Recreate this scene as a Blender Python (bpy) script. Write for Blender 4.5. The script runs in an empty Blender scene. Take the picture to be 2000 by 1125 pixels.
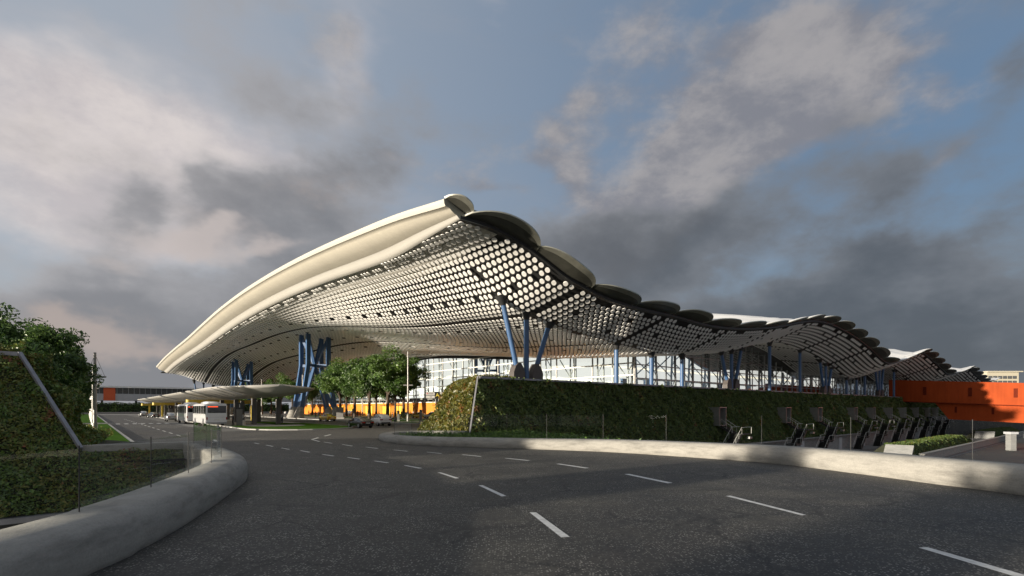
import bpy, bmesh, math, random
import numpy as np
from mathutils import Vector, Matrix
sc = bpy.context.scene
COL = sc.collection
R = math.radians
random.seed(7)
rng = np.random.default_rng(11)
CU, SU = 0.7695, 0.6387                     # terminal axes: u runs along the side wall, v across the forecourt
ANG = math.atan2(SU, CU)
def W(u, v, z=0.0): return (u*CU - v*SU, u*SU + v*CU, z)
def at(px, Y): return ((px-1000)/1000*Y, Y)  # ground position from a bearing and a depth in metres
def gp(px, py): 
    Y = 2600/(py-797); return at(px, Y)
def to_uv(x, y): return (x*CU + y*SU, -x*SU + y*CU)
OFF = {}

# ------------------------------------------------------------------ materials
def nt_new(name):
    m = bpy.data.materials.new(name); m.use_nodes = True
    nt = m.node_tree; nt.nodes.clear()
    out = nt.nodes.new('ShaderNodeOutputMaterial')
    return m, nt, out
def N(nt, t, **kw):
    n = nt.nodes.new(t)
    for k, v in kw.items():
        if k in n.inputs: n.inputs[k].default_value = v
        else: setattr(n, k, v)
    return n
def L(nt, a, b): nt.links.new(a, b)
def ramp(nt, fac, stops, interp='LINEAR'):
    r = nt.nodes.new('ShaderNodeValToRGB'); r.color_ramp.interpolation = interp
    while len(r.color_ramp.elements) < len(stops): r.color_ramp.elements.new(0.5)
    for e, (p, c) in zip(r.color_ramp.elements, stops):
        e.position = p; e.color = (*c, 1) if len(c) == 3 else c
    L(nt, fac, r.inputs[0]); return r.outputs[0]
def mat(name, col, rough=0.6, metal=0.0, var=0.12, scale=2.0, bump=0.0, bscale=30.0, streak=0.0, emit=None, estr=0.0, coat=0.0, spec=0.5):
    m, nt, out = nt_new(name)
    b = N(nt, 'ShaderNodeBsdfPrincipled', Roughness=rough, Metallic=metal)
    b.inputs['Coat Weight'].default_value = coat
    b.inputs['Specular IOR Level'].default_value = spec
    tc = N(nt, 'ShaderNodeTexCoord')
    no = N(nt, 'ShaderNodeTexNoise', Scale=scale, Detail=6.0, Roughness=0.6)
    L(nt, tc.outputs['Object'], no.inputs['Vector'])
    c0 = tuple(max(0, x*(1-var)) for x in col); c1 = tuple(min(1, x*(1+var)) for x in col)
    c = ramp(nt, no.outputs[0], [(0.3, c0), (0.7, c1)])
    if streak:
        mp = N(nt, 'ShaderNodeMapping'); mp.inputs['Scale'].default_value = (2.2, 2.2, 0.12)
        n2 = N(nt, 'ShaderNodeTexNoise', Scale=1.0, Detail=5.0)
        L(nt, tc.outputs['Object'], mp.inputs[0]); L(nt, mp.outputs[0], n2.inputs['Vector'])
        s = ramp(nt, n2.outputs[0], [(0.42, (1-streak,)*3), (0.62, (1, 1, 1))])
        mx = N(nt, 'ShaderNodeMix', data_type='RGBA', blend_type='MULTIPLY'); mx.inputs[0].default_value = 1
        L(nt, c, mx.inputs[6]); L(nt, s, mx.inputs[7]); c = mx.outputs[2]
    L(nt, c, b.inputs['Base Color'])
    if bump:
        n3 = N(nt, 'ShaderNodeTexNoise', Scale=bscale, Detail=5.0)
        L(nt, tc.outputs['Object'], n3.inputs['Vector'])
        bp = N(nt, 'ShaderNodeBump', Strength=bump, Distance=0.03)
        L(nt, n3.outputs[0], bp.inputs['Height']); L(nt, bp.outputs[0], b.inputs['Normal'])
    if emit:
        b.inputs['Emission Color'].default_value = (*emit, 1); b.inputs['Emission Strength'].default_value = estr
    L(nt, b.outputs[0], out.inputs[0]); return m
def leaf_mat(name, cols, transl=0.3, patch=0.35):
    """Leaf colours: random per leaf plus broad patches of different plants."""
    m, nt, out = nt_new(name)
    g = N(nt, 'ShaderNodeNewGeometry'); tc = N(nt, 'ShaderNodeTexCoord')
    no = N(nt, 'ShaderNodeTexNoise', Scale=patch, Detail=4.0, Roughness=0.65)
    L(nt, tc.outputs['Object'], no.inputs['Vector'])
    ma = N(nt, 'ShaderNodeMath', operation='MULTIPLY_ADD'); L(nt, g.outputs['Random Per Island'], ma.inputs[0]); ma.inputs[1].default_value = 0.46
    m2 = N(nt, 'ShaderNodeMath', operation='MULTIPLY_ADD'); L(nt, no.outputs[0], m2.inputs[0]); m2.inputs[1].default_value = 2.3; m2.inputs[2].default_value = -0.88
    L(nt, m2.outputs[0], ma.inputs[2])
    k = len(cols)
    c = ramp(nt, ma.outputs[0], [(i/(k-1), q) for i, q in enumerate(cols)])
    d = N(nt, 'ShaderNodeBsdfDiffuse'); t = N(nt, 'ShaderNodeBsdfTranslucent'); gl = N(nt, 'ShaderNodeBsdfGlossy', Roughness=0.45)
    L(nt, c, d.inputs[0]); L(nt, c, t.inputs[0])
    x = N(nt, 'ShaderNodeMixShader'); x.inputs[0].default_value = transl
    L(nt, d.outputs[0], x.inputs[1]); L(nt, t.outputs[0], x.inputs[2])
    y = N(nt, 'ShaderNodeMixShader'); y.inputs[0].default_value = 0.05
    L(nt, x.outputs[0], y.inputs[1]); L(nt, gl.outputs[0], y.inputs[2])
    L(nt, y.outputs[0], out.inputs[0]); return m
def glass_mat(name, tint, refl=0.15, rough=0.02):
    m, nt, out = nt_new(name)
    t = N(nt, 'ShaderNodeBsdfTransparent'); t.inputs[0].default_value = (*tint, 1)
    g = N(nt, 'ShaderNodeBsdfGlossy', Roughness=rough); g.inputs[0].default_value = (0.9, 0.95, 1, 1)
    f = N(nt, 'ShaderNodeLayerWeight', Blend=0.5); pw = N(nt, 'ShaderNodeMath', operation='POWER'); L(nt, f.outputs['Facing'], pw.inputs[0]); pw.inputs[1].default_value = 4.0
    a = N(nt, 'ShaderNodeMath', operation='MULTIPLY_ADD'); L(nt, pw.outputs[0], a.inputs[0]); a.inputs[1].default_value = 0.6; a.inputs[2].default_value = refl; a.use_clamp = True
    x = N(nt, 'ShaderNodeMixShader'); L(nt, a.outputs[0], x.inputs[0]); L(nt, t.outputs[0], x.inputs[1]); L(nt, g.outputs[0], x.inputs[2])
    L(nt, x.outputs[0], out.inputs[0]); return m

def asphalt(name):
    m, nt, out = nt_new(name)
    b = N(nt, 'ShaderNodeBsdfPrincipled')
    tc = N(nt, 'ShaderNodeTexCoord'); P = tc.outputs['Object']
    big = N(nt, 'ShaderNodeTexNoise', Scale=0.20, Detail=8.0, Roughness=0.72); L(nt, P, big.inputs['Vector'])
    base = ramp(nt, big.outputs[0], [(0.34, (0.020, 0.0195, 0.019)), (0.50, (0.043, 0.041, 0.037)), (0.66, (0.082, 0.077, 0.066))])
    # worn strips
    med = N(nt, 'ShaderNodeTexNoise', Scale=9.0, Detail=8.0, Roughness=0.8); L(nt, P, med.inputs['Vector'])
    mm = ramp(nt, med.outputs[0], [(0.32, (0.25,)*3), (0.68, (1.75,)*3)])
    mx = N(nt, 'ShaderNodeMix', data_type='RGBA', blend_type='MULTIPLY'); mx.inputs[0].default_value = 1
    L(nt, base, mx.inputs[6]); L(nt, mm, mx.inputs[7])
    # pale stones
    vo = N(nt, 'ShaderNodeTexVoronoi', Scale=21.0, feature='F1'); L(nt, P, vo.inputs['Vector'])
    near = N(nt, 'ShaderNodeMath', operation='LESS_THAN'); L(nt, vo.outputs['Distance'], near.inputs[0]); near.inputs[1].default_value = 0.36
    sep = N(nt, 'ShaderNodeSeparateColor'); L(nt, vo.outputs['Color'], sep.inputs[0])
    pick = N(nt, 'ShaderNodeMath', operation='GREATER_THAN'); L(nt, sep.outputs[0], pick.inputs[0]); pick.inputs[1].default_value = 0.50
    st = N(nt, 'ShaderNodeMath', operation='MULTIPLY'); L(nt, near.outputs[0], st.inputs[0]); L(nt, pick.outputs[0], st.inputs[1])
    sn = N(nt, 'ShaderNodeTexNoise', Scale=0.7, Detail=9.0, Roughness=0.75); L(nt, P, sn.inputs['Vector'])
    sm = ramp(nt, sn.outputs[0], [(0.36, (0.06,)*3), (0.64, (1.0,)*3)])
    st2 = N(nt, 'ShaderNodeMath', operation='MULTIPLY'); L(nt, st.outputs[0], st2.inputs[0]); L(nt, sm, st2.inputs[1])
    mx2 = N(nt, 'ShaderNodeMix', data_type='RGBA'); L(nt, st2.outputs[0], mx2.inputs[0]); L(nt, mx.outputs[2], mx2.inputs[6]); mx2.inputs[7].default_value = (0.34, 0.325, 0.29, 1)
    # cracks
    dn = N(nt, 'ShaderNodeTexNoise', Scale=2.3, Detail=6.0, Roughness=0.7); L(nt, P, dn.inputs['Vector'])
    va = N(nt, 'ShaderNodeVectorMath', operation='MULTIPLY_ADD'); L(nt, dn.outputs['Color'], va.inputs[0]); va.inputs[1].default_value = (0.9, 0.9, 0); L(nt, P, va.inputs[2])
    ve = N(nt, 'ShaderNodeTexVoronoi', Scale=0.42, feature='DISTANCE_TO_EDGE'); L(nt, va.outputs[0], ve.inputs['Vector'])
    cr = ramp(nt, ve.outputs['Distance'], [(0.0, (1, 1, 1)), (0.030, (0, 0, 0))])
    cn = N(nt, 'ShaderNodeTexNoise', Scale=0.35, Detail=2.0); L(nt, P, cn.inputs['Vector'])
    cm = ramp(nt, cn.outputs[0], [(0.42, (0, 0, 0)), (0.56, (0.9,)*3)])
    cc = N(nt, 'ShaderNodeMath', operation='MULTIPLY'); L(nt, cr, cc.inputs[0]); L(nt, cm, cc.inputs[1])
    mx3 = N(nt, 'ShaderNodeMix', data_type='RGBA'); L(nt, cc.outputs[0], mx3.inputs[0]); L(nt, mx2.outputs[2], mx3.inputs[6]); mx3.inputs[7].default_value = (0.012, 0.012, 0.012, 1)
    L(nt, mx3.outputs[2], b.inputs['Base Color'])
    ro = ramp(nt, big.outputs[0], [(0.35, (0.62,)*3), (0.7, (0.86,)*3)]); L(nt, ro, b.inputs['Roughness'])
    hb = N(nt, 'ShaderNodeMath', operation='ADD'); L(nt, med.outputs[0], hb.inputs[0]); L(nt, st2.outputs[0], hb.inputs[1])
    bp = N(nt, 'ShaderNodeBump', Strength=0.5, Distance=0.012); L(nt, hb.outputs[0], bp.inputs['Height']); L(nt, bp.outputs[0], b.inputs['Normal'])
    L(nt, b.outputs[0], out.inputs[0]); return m

def concrete(name, col, var=0.2):
    m, nt, out = nt_new(name)
    b = N(nt, 'ShaderNodeBsdfPrincipled', Roughness=0.85)
    tc = N(nt, 'ShaderNodeTexCoord'); P = tc.outputs['Object']
    mp = N(nt, 'ShaderNodeMapping'); mp.inputs['Scale'].default_value = (0.7, 0.7, 3.2); L(nt, P, mp.inputs[0])
    n1 = N(nt, 'ShaderNodeTexNoise', Scale=1.2, Detail=8.0, Roughness=0.68); L(nt, mp.outputs[0], n1.inputs['Vector'])
    n2 = N(nt, 'ShaderNodeTexNoise', Scale=22.0, Detail=6.0, Roughness=0.75); L(nt, P, n2.inputs['Vector'])
    c = ramp(nt, n1.outputs[0], [(0.28, tuple(x*(1-var*1.6) for x in col)), (0.5, col), (0.75, tuple(min(1, x*(1+var)) for x in col))])
    c2 = ramp(nt, n2.outputs[0], [(0.3, (0.82,)*3), (0.55, (1.0,)*3), (0.75, (1.08,)*3)])
    mx = N(nt, 'ShaderNodeMix', data_type='RGBA', blend_type='MULTIPLY'); mx.inputs[0].default_value = 1
    L(nt, c, mx.inputs[6]); L(nt, c2, mx.inputs[7]); L(nt, mx.outputs[2], b.inputs['Base Color'])
    bp = N(nt, 'ShaderNodeBump', Strength=0.45, Distance=0.02); L(nt, n2.outputs[0], bp.inputs['Height']); L(nt, bp.outputs[0], b.inputs['Normal'])
    L(nt, b.outputs[0], out.inputs[0]); return m

M = {}
M['asphalt'] = asphalt('asphalt')
M['concrete'] = concrete('parapet concrete', (0.285, 0.275, 0.25), 0.26)
M['concrete_grey'] = concrete('grey concrete', (0.26, 0.26, 0.26))
M['paving'] = concrete('light paving', (0.31, 0.30, 0.285), 0.12)
M['podium'] = concrete('pale podium stone', (0.50, 0.49, 0.46), 0.1)
M['kerb'] = concrete('kerb stone', (0.38, 0.38, 0.37), 0.1)
M['paint'] = mat('road paint', (0.62, 0.62, 0.60), 0.6, var=0.25, scale=6, bump=0.2)
M['grass'] = mat('lawn turf', (0.050, 0.120, 0.010), 0.95, var=0.35, scale=1.3, bump=0.6, bscale=40, spec=0.05)
M['roof_white'] = mat('white roof sheet', (0.74, 0.74, 0.73), 0.45, var=0.05, scale=0.3)
M['fascia'] = mat('cream fascia', (0.53, 0.495, 0.42), 0.4, var=0.04, scale=0.25, streak=0.04)
M['fascia_edge'] = mat('pale fascia edge', (0.48, 0.46, 0.41), 0.45, var=0.03, scale=0.25)
M['fascia_white'] = mat('white fascia band', (0.62, 0.60, 0.555), 0.4, var=0.03, scale=0.25)
M['ceil_dark'] = mat('dark ceiling void', (0.022, 0.022, 0.022), 0.8)
M['disc'] = mat('white ceiling panel', (0.90, 0.89, 0.86), 0.35, var=0.04, scale=0.4)
M['petal_dark'] = mat('dark petal soffit', (0.085, 0.085, 0.072), 0.30, var=0.25, scale=0.8, metal=0.2)
M['petal_rim'] = mat('petal rim metal', (0.34, 0.34, 0.29), 0.30, metal=0.45, var=0.15, scale=1.2)
M['steel_dark'] = mat('dark steel', (0.025, 0.026, 0.027), 0.5)
M['blue'] = mat('blue steel paint', (0.052, 0.118, 0.25), 0.45, var=0.08, scale=1.0, streak=0.08)
M['foot'] = mat('brown steel shoe', (0.075, 0.065, 0.062), 0.6)
M['white_metal'] = mat('white mullion', (0.72, 0.72, 0.69), 0.4, var=0.05)
M['grey_metal'] = mat('grey metal', (0.33, 0.335, 0.34), 0.35, metal=0.6, var=0.1)
M['pole'] = mat('pale pole metal', (0.24, 0.232, 0.22), 0.4, metal=0.3, var=0.08)
M['coping'] = mat('zinc coping', (0.27, 0.27, 0.29), 0.45, metal=0.4, var=0.12, streak=0.15)
M['truss'] = mat('pale truss steel', (0.42, 0.43, 0.43), 0.5)
M['truss_dark'] = mat('grey truss steel', (0.10, 0.105, 0.11), 0.5)
M['glass'] = glass_mat('facade glass', (0.86, 0.91, 0.90), 0.10)
M['side_glass'] = glass_mat('side facade glass', (0.88, 0.92, 0.92), 0.24, 0.04)
M['rail_glass'] = glass_mat('railing glass', (0.972, 0.980, 0.976), 0.006)
M['dark_glass'] = mat('dark vehicle glass', (0.010, 0.012, 0.013), 0.06, var=0.0, spec=0.8)
M['hall'] = mat('glowing hall wall', (0.70, 0.70, 0.66), 0.8, emit=(1.0, 0.97, 0.91), estr=0.48, var=0.08, scale=0.15)  # the wall's own glow stands in for light falling on it
M['hall_ceiling'] = mat('lit hall glow panel', (0.70, 0.70, 0.66), 0.8, emit=(1.0, 0.88, 0.66), estr=0.9)
M['orange'] = mat('orange cladding', (0.70, 0.23, 0.025), 0.5, var=0.08, scale=0.6)
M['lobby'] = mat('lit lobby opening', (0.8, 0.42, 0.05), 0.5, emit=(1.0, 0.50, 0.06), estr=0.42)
M['red'] = mat('red bridge cladding', (0.34, 0.058, 0.014), 0.75, var=0.12, scale=0.25, streak=0.10, spec=0.12)
M['red_dark'] = mat('red window recess', (0.12, 0.020, 0.010), 0.9, spec=0.05)
M['yellow'] = mat('yellow steel', (0.62, 0.46, 0.07), 0.45, var=0.06)
M['canopy'] = mat('pale canopy skin', (0.42, 0.41, 0.385), 0.42, var=0.05, scale=0.4)
M['bus_white'] = mat('white coach paint', (0.72, 0.73, 0.75), 0.18, var=0.03, coat=0.6)
M['led'] = mat('red led display', (0.5, 0.05, 0.02), 0.4, emit=(1.0, 0.10, 0.03), estr=1.0)
M['tyre'] = mat('tyre rubber', (0.018, 0.018, 0.018), 0.85)
M['rim'] = mat('wheel rim', (0.45, 0.45, 0.46), 0.3, metal=0.8)
M['car_black'] = mat('black car paint', (0.012, 0.012, 0.013), 0.15, var=0.0, coat=0.8)
M['car_white'] = mat('white car paint', (0.72, 0.72, 0.72), 0.2, var=0.02, coat=0.7)
M['car_silver'] = mat('silver car paint', (0.36, 0.37, 0.38), 0.22, metal=0.5, var=0.02, coat=0.7)
M['car_grey'] = mat('grey car paint', (0.07, 0.075, 0.08), 0.22, metal=0.3, var=0.02, coat=0.7)
M['taxi'] = mat('yellow taxi paint', (0.62, 0.43, 0.05), 0.25, var=0.02, coat=0.6)
M['tail'] = mat('tail lamp lens', (0.30, 0.015, 0.012), 0.2)
M['lamp_lens'] = mat('head lamp lens', (0.75, 0.75, 0.72), 0.15)
M['plate'] = mat('number plate', (0.6, 0.6, 0.58), 0.5)
M['sign_black'] = mat('black sign panel', (0.018, 0.018, 0.019), 0.35)
M['sign_grey'] = mat('grey sign panel', (0.55, 0.54, 0.52), 0.5)
M['sign_white'] = mat('white lettering', (0.8, 0.8, 0.78), 0.5)
M['sign_yellow'] = mat('yellow lettering', (0.75, 0.60, 0.08), 0.5)
M['sign_red'] = mat('red mark', (0.55, 0.05, 0.05), 0.5)
M['totem'] = mat('grey totem', (0.13, 0.125, 0.12), 0.6)
M['bark'] = mat('tree bark', (0.075, 0.055, 0.040), 0.9, var=0.35, scale=4, bump=0.6, bscale=12)
M['soil'] = mat('planting soil', (0.028, 0.030, 0.016), 0.95, var=0.3)
M['leaf_tree'] = leaf_mat('tree leaves', [(0.027, 0.0607, 0.0135), (0.0607, 0.1283, 0.0243), (0.1148, 0.2025, 0.0378), (0.162, 0.2565, 0.054)], 0.35, 0.25)
M['leaf_dark'] = leaf_mat('dark tree leaves', [(0.0272, 0.0578, 0.017), (0.051, 0.1054, 0.0272), (0.102, 0.1785, 0.0408), (0.153, 0.238, 0.051)], 0.3, 0.25)
M['leaf_wall'] = leaf_mat('green wall leaves', [(0.0272, 0.0578, 0.017), (0.068, 0.119, 0.0272), (0.119, 0.1445, 0.034), (0.0544, 0.1054, 0.034), (0.1445, 0.187, 0.034), (0.187, 0.085, 0.0425)], 0.15, 0.55)
M['leaf_bush'] = leaf_mat('autumn shrub leaves', [(0.039, 0.0624, 0.0094), (0.0858, 0.1092, 0.0156), (0.1794, 0.156, 0.0195), (0.0663, 0.0936, 0.0234), (0.234, 0.1716, 0.0234), (0.234, 0.0546, 0.0195)], 0.3, 0.9)
M['leaf_bank'] = leaf_mat('bank plant leaves', [(0.057, 0.1045, 0.0228), (0.1235, 0.209, 0.0285), (0.0684, 0.1178, 0.038), (0.1805, 0.171, 0.0342), (0.1045, 0.19, 0.0304), (0.2565, 0.0855, 0.0418)], 0.2, 0.6)
M['skin'] = mat('skin', (0.42, 0.25, 0.17), 0.6)
M['hair'] = mat('dark hair', (0.015, 0.012, 0.010), 0.6)
for k, c in dict(cloth_black=(0.014, 0.014, 0.017), cloth_navy=(0.02, 0.025, 0.05), cloth_grey=(0.12, 0.12, 0.125), cloth_white=(0.62, 0.62, 0.60), cloth_red=(0.25, 0.03, 0.03), cloth_khaki=(0.22, 0.18, 0.12), cloth_blue=(0.06, 0.10, 0.20)).items():
    M[k] = mat(k.replace('_', ' '), c, 0.85, var=0.15, scale=12)
M['building_cream'] = mat('cream building', (0.46, 0.43, 0.34), 0.8, spec=0.1)
M['louvre'] = mat('grey louvre glass', (0.085, 0.090, 0.095), 0.3)
M['pale_panel'] = mat('pale cladding', (0.46, 0.47, 0.50), 0.5, var=0.05)
M['orange_red'] = mat('orange red panel', (0.62, 0.10, 0.025), 0.5, var=0.04)

# ------------------------------------------------------------------ mesh helpers
class MB:
    def __init__(s): s.v = []; s.f = []; s.m = []; s.sm = []; s.mi = 0; s.smooth = False
    def add(s, verts, faces, smooth=None):
        b = len(s.v); s.v.extend([tuple(map(float, p)) for p in verts])
        for f in faces:
            s.f.append(tuple(i+b for i in f)); s.m.append(s.mi); s.sm.append(s.smooth if smooth is None else smooth)
    def box(s, c, d, rz=0.0, M4=None):
        x, y, z = d[0]/2, d[1]/2, d[2]/2
        p = [(-x,-y,-z),(x,-y,-z),(x,y,-z),(-x,y,-z),(-x,-y,z),(x,-y,z),(x,y,z),(-x,y,z)]
        if rz: cr, sr = math.cos(rz), math.sin(rz); p = [(a*cr-b*sr, a*sr+b*cr, q) for a, b, q in p]
        s.add([(a+c[0], b+c[1], q+c[2]) for a, b, q in p], [(0,3,2,1),(4,5,6,7),(0,1,5,4),(1,2,6,5),(2,3,7,6),(3,0,4,7)], False)
    def bar(s, a, b, w, h=None):
        """rectangular bar between two points"""
        h = h or w; a = Vector(a); b = Vector(b); d = (b-a).normalized()
        up = Vector((0,0,1)) if abs(d.z) < 0.95 else Vector((0,1,0))
        x = d.cross(up).normalized()*w/2; y = x.cross(d).normalized()*h/2
        p = [a-x-y, a+x-y, a+x+y, a-x+y, b-x-y, b+x-y, b+x+y, b-x+y]
        s.add(p, [(0,3,2,1),(4,5,6,7),(0,1,5,4),(1,2,6,5),(2,3,7,6),(3,0,4,7)], False)
    def tube(s, a, b, r0, r1=None, n=12, cap=True):
        r1 = r0 if r1 is None else r1; a = Vector(a); b = Vector(b); d = (b-a).normalized()
        up = Vector((0,0,1)) if abs(d.z) < 0.95 else Vector((1,0,0))
        x = d.cross(up).normalized(); y = x.cross(d)
        vs = []
        for c, r in ((a, r0), (b, r1)):
            for i in range(n):
                t = 2*math.pi*i/n; vs.append(c + x*(r*math.cos(t)) + y*(r*math.sin(t)))
        s.add(vs, [(i, (i+1) % n, n+(i+1) % n, n+i) for i in range(n)], True)
        if cap: s.add(vs, [tuple(range(n))[::-1], tuple(range(n, 2*n))], False)
    def path(s, pts, rs, n=8):
        for i in range(len(pts)-1): s.tube(pts[i], pts[i+1], rs[i], rs[i+1], n)
    def prism(s, poly, z0, z1, smooth_side=False):
        n = len(poly); vs = [(x, y, z0) for x, y in poly] + [(x, y, z1) for x, y in poly]
        s.add(vs, [tuple(range(n))[::-1], tuple(range(n, 2*n))], False)
        s.add(vs, [(i, (i+1) % n, n+(i+1) % n, n+i) for i in range(n)], smooth_side)
    def grid(s, P, smooth=True, flip=False):
        """P[i][j] points"""
        a, b = len(P), len(P[0]); vs = [p for r in P for p in r]
        f = []
        for i in range(a-1):
            for j in range(b-1):
                q = (i*b+j, (i+1)*b+j, (i+1)*b+j+1, i*b+j+1); f.append(q[::-1] if flip else q)
        s.add(vs, f, smooth)
    def sweep(s, path, prof, closed_prof=True, smooth=True, caps=True):
        """profile (offset to the right of travel, height) swept along a ground path (x,y[,z])"""
        n = len(path); rings = []
        for i in range(n):
            a = Vector(path[max(0, i-1)][:2]); b = Vector(path[min(n-1, i+1)][:2]); d = (b-a).normalized(); r = Vector((d.y, -d.x))
            z = path[i][2] if len(path[i]) > 2 else 0
            rings.append([(path[i][0]+r.x*o, path[i][1]+r.y*o, z+h) for o, h in prof])
        if closed_prof: P = [r+[r[0]] for r in rings]
        else: P = rings
        s.grid(P, smooth)
        if caps and closed_prof:
            s.add(rings[0], [tuple(range(len(prof)))], False); s.add(rings[-1], [tuple(range(len(prof)))[::-1]], False)
    def build(s, name, mats, parent=None, loc=None, rz=0.0, uv=None, merge=False, sharp=None):
        if not isinstance(mats, (list, tuple)): mats = [mats]
        me = bpy.data.meshes.new(name)
        off = None
        if parent is not None and parent.name in OFF: off = OFF[parent.name]
        if uv is not None: off = uv
        vs = s.v if off is None else [(x-off[0], y-off[1], z-off[2]) for x, y, z in s.v]
        me.from_pydata(vs, [], s.f)
        for m in mats: me.materials.append(m)
        me.polygons.foreach_set('material_index', s.m); me.polygons.foreach_set('use_smooth', s.sm)
        me.update()
        if merge:
            bm = bmesh.new(); bm.from_mesh(me); bmesh.ops.remove_doubles(bm, verts=bm.verts, dist=0.001); bmesh.ops.recalc_face_normals(bm, faces=bm.faces); bm.to_mesh(me); bm.free()
        o = bpy.data.objects.new(name, me); COL.objects.link(o)
        if parent is not None: o.parent = parent; 
        if uv is not None:
            o.location = W(uv[0], uv[1], uv[2]); o.rotation_euler = (0, 0, ANG)
            OFF[o.name] = uv
        elif loc is not None: o.location = loc; o.rotation_euler = (0, 0, rz)
        return o
def np_mesh(name, verts, nper, mats, parent=None, uv=None, smooth=False, loc=None):
    """faces of nper consecutive verts each"""
    me = bpy.data.meshes.new(name); n = len(verts); k = n//nper
    off = OFF.get(parent.name) if parent is not None else None
    if uv is not None: off = uv
    if off is not None: verts = verts - np.array(off)
    me.vertices.add(n); me.vertices.foreach_set('co', verts.astype(np.float32).ravel())
    me.loops.add(n); me.loops.foreach_set('vertex_index', np.arange(n, dtype=np.int32))
    me.polygons.add(k); me.polygons.foreach_set('loop_start', np.arange(0, n, nper, dtype=np.int32)); me.polygons.foreach_set('loop_total', np.full(k, nper, dtype=np.int32))
    me.polygons.foreach_set('use_smooth', np.full(k, smooth))
    for m in (mats if isinstance(mats, (list, tuple)) else [mats]): me.materials.append(m)
    me.update(calc_edges=True); me.validate()
    o = bpy.data.objects.new(name, me); COL.objects.link(o)
    if parent is not None: o.parent = parent
    if uv is not None: o.location = W(*uv); o.rotation_euler = (0, 0, ANG); OFF[o.name] = uv
    if loc is not None: o.location = loc
    return o
def tag(o, label, cat, group=None, kind=None):
    if label: o['label'] = label
    if cat: o['category'] = cat
    if group: o['group'] = group
    if kind: o['kind'] = kind
    return o
def struct(o): o['kind'] = 'structure'; return o
def thing(name, label, cat, loc=(0, 0, 0), rz=0.0, group=None, uv=None):
    o = bpy.data.objects.new(name, None); COL.objects.link(o); o.empty_display_size = 0.5
    if uv is not None: o.location = W(*uv); o.rotation_euler = (0, 0, ANG); OFF[o.name] = uv
    else: o.location = loc; o.rotation_euler = (0, 0, rz)
    return tag(o, label, cat, group)
def copy_tree(o, parent=None):
    c = o.copy(); COL.objects.link(c)
    if parent is not None: c.parent = parent
    for ch in list(o.children): copy_tree(ch, c)
    return c
def place(proto, used, loc, rz, label, scale=None, mats=None):
    o = proto if not used.get(proto.name) else copy_tree(proto)
    used[proto.name] = True
    o.location = loc; o.rotation_euler = (0, 0, rz); o['label'] = label
    if scale: o.scale = scale if isinstance(scale, tuple) else (scale,)*3
    return o
USED = {}
def leaf_quads(P, Nrm, size, spread=0.9, seed=0, asp=0.55):
    """one small pointed leaf per point; Nrm gives the side it faces"""
    g = np.random.default_rng(seed); n = len(P)
    nn = Nrm + g.normal(0, spread, (n, 3)); nn /= np.linalg.norm(nn, axis=1, keepdims=True)+1e-9
    t = g.normal(0, 1, (n, 3)); t -= (t*nn).sum(1, keepdims=True)*nn; t /= np.linalg.norm(t, axis=1, keepdims=True)+1e-9
    b = np.cross(nn, t); s = (size*np.clip(g.lognormal(-0.25, 0.45, n), 0.3, 2.0))[:, None]
    a0 = P - t*s*0.5; a2 = P + t*s*0.5 - nn*s*0.12
    a1 = P + b*s*asp*0.5 + nn*s*0.10 - t*s*0.05; a3 = P - b*s*asp*0.5 + nn*s*0.10 - t*s*0.05
    return np.stack([a0, a1, a2, a3], 1).reshape(-1, 3)
def text_mesh(name, body, size, mat_, parent, loc, rot, depth=0.02):
    cu = bpy.data.curves.new(name, 'FONT'); cu.body = body; cu.size = size; cu.extrude = depth; cu.align_x = 'CENTER'; cu.align_y = 'CENTER'
    tmp = bpy.data.objects.new(name+'_tmp', cu); COL.objects.link(tmp)
    dg = bpy.context.evaluated_depsgraph_get(); me = bpy.data.meshes.new_from_object(tmp.evaluated_get(dg))
    bpy.data.objects.remove(tmp); bpy.data.curves.remove(cu)
    me.materials.clear(); me.materials.append(mat_)
    o = bpy.data.objects.new(name, me); COL.objects.link(o); o.parent = parent; o.location = loc; o.rotation_euler = rot
    return o
def hermite(xs, ys):
    xs = np.array(xs, float); ys = np.array(ys, float); m = np.gradient(ys, xs)
    def f(x):
        x = np.clip(np.asarray(x, float), xs[0], xs[-1]); i = np.clip(np.searchsorted(xs, x)-1, 0, len(xs)-2)
        h = xs[i+1]-xs[i]; t = (x-xs[i])/h
        return (2*t**3-3*t**2+1)*ys[i] + (t**3-2*t**2+t)*h*m[i] + (-2*t**3+3*t**2)*ys[i+1] + (t**3-t**2)*h*m[i+1]
    return f
def sstep(a, b, x): t = np.clip((np.asarray(x, float)-a)/(b-a), 0, 1); return t*t*(3-2*t)
EXPO = 0.95; EXPG = 2**EXPO; SUN_E = 4.6; SUN_EL, SUN_AZ = math.radians(6.2), math.radians(-124)
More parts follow.
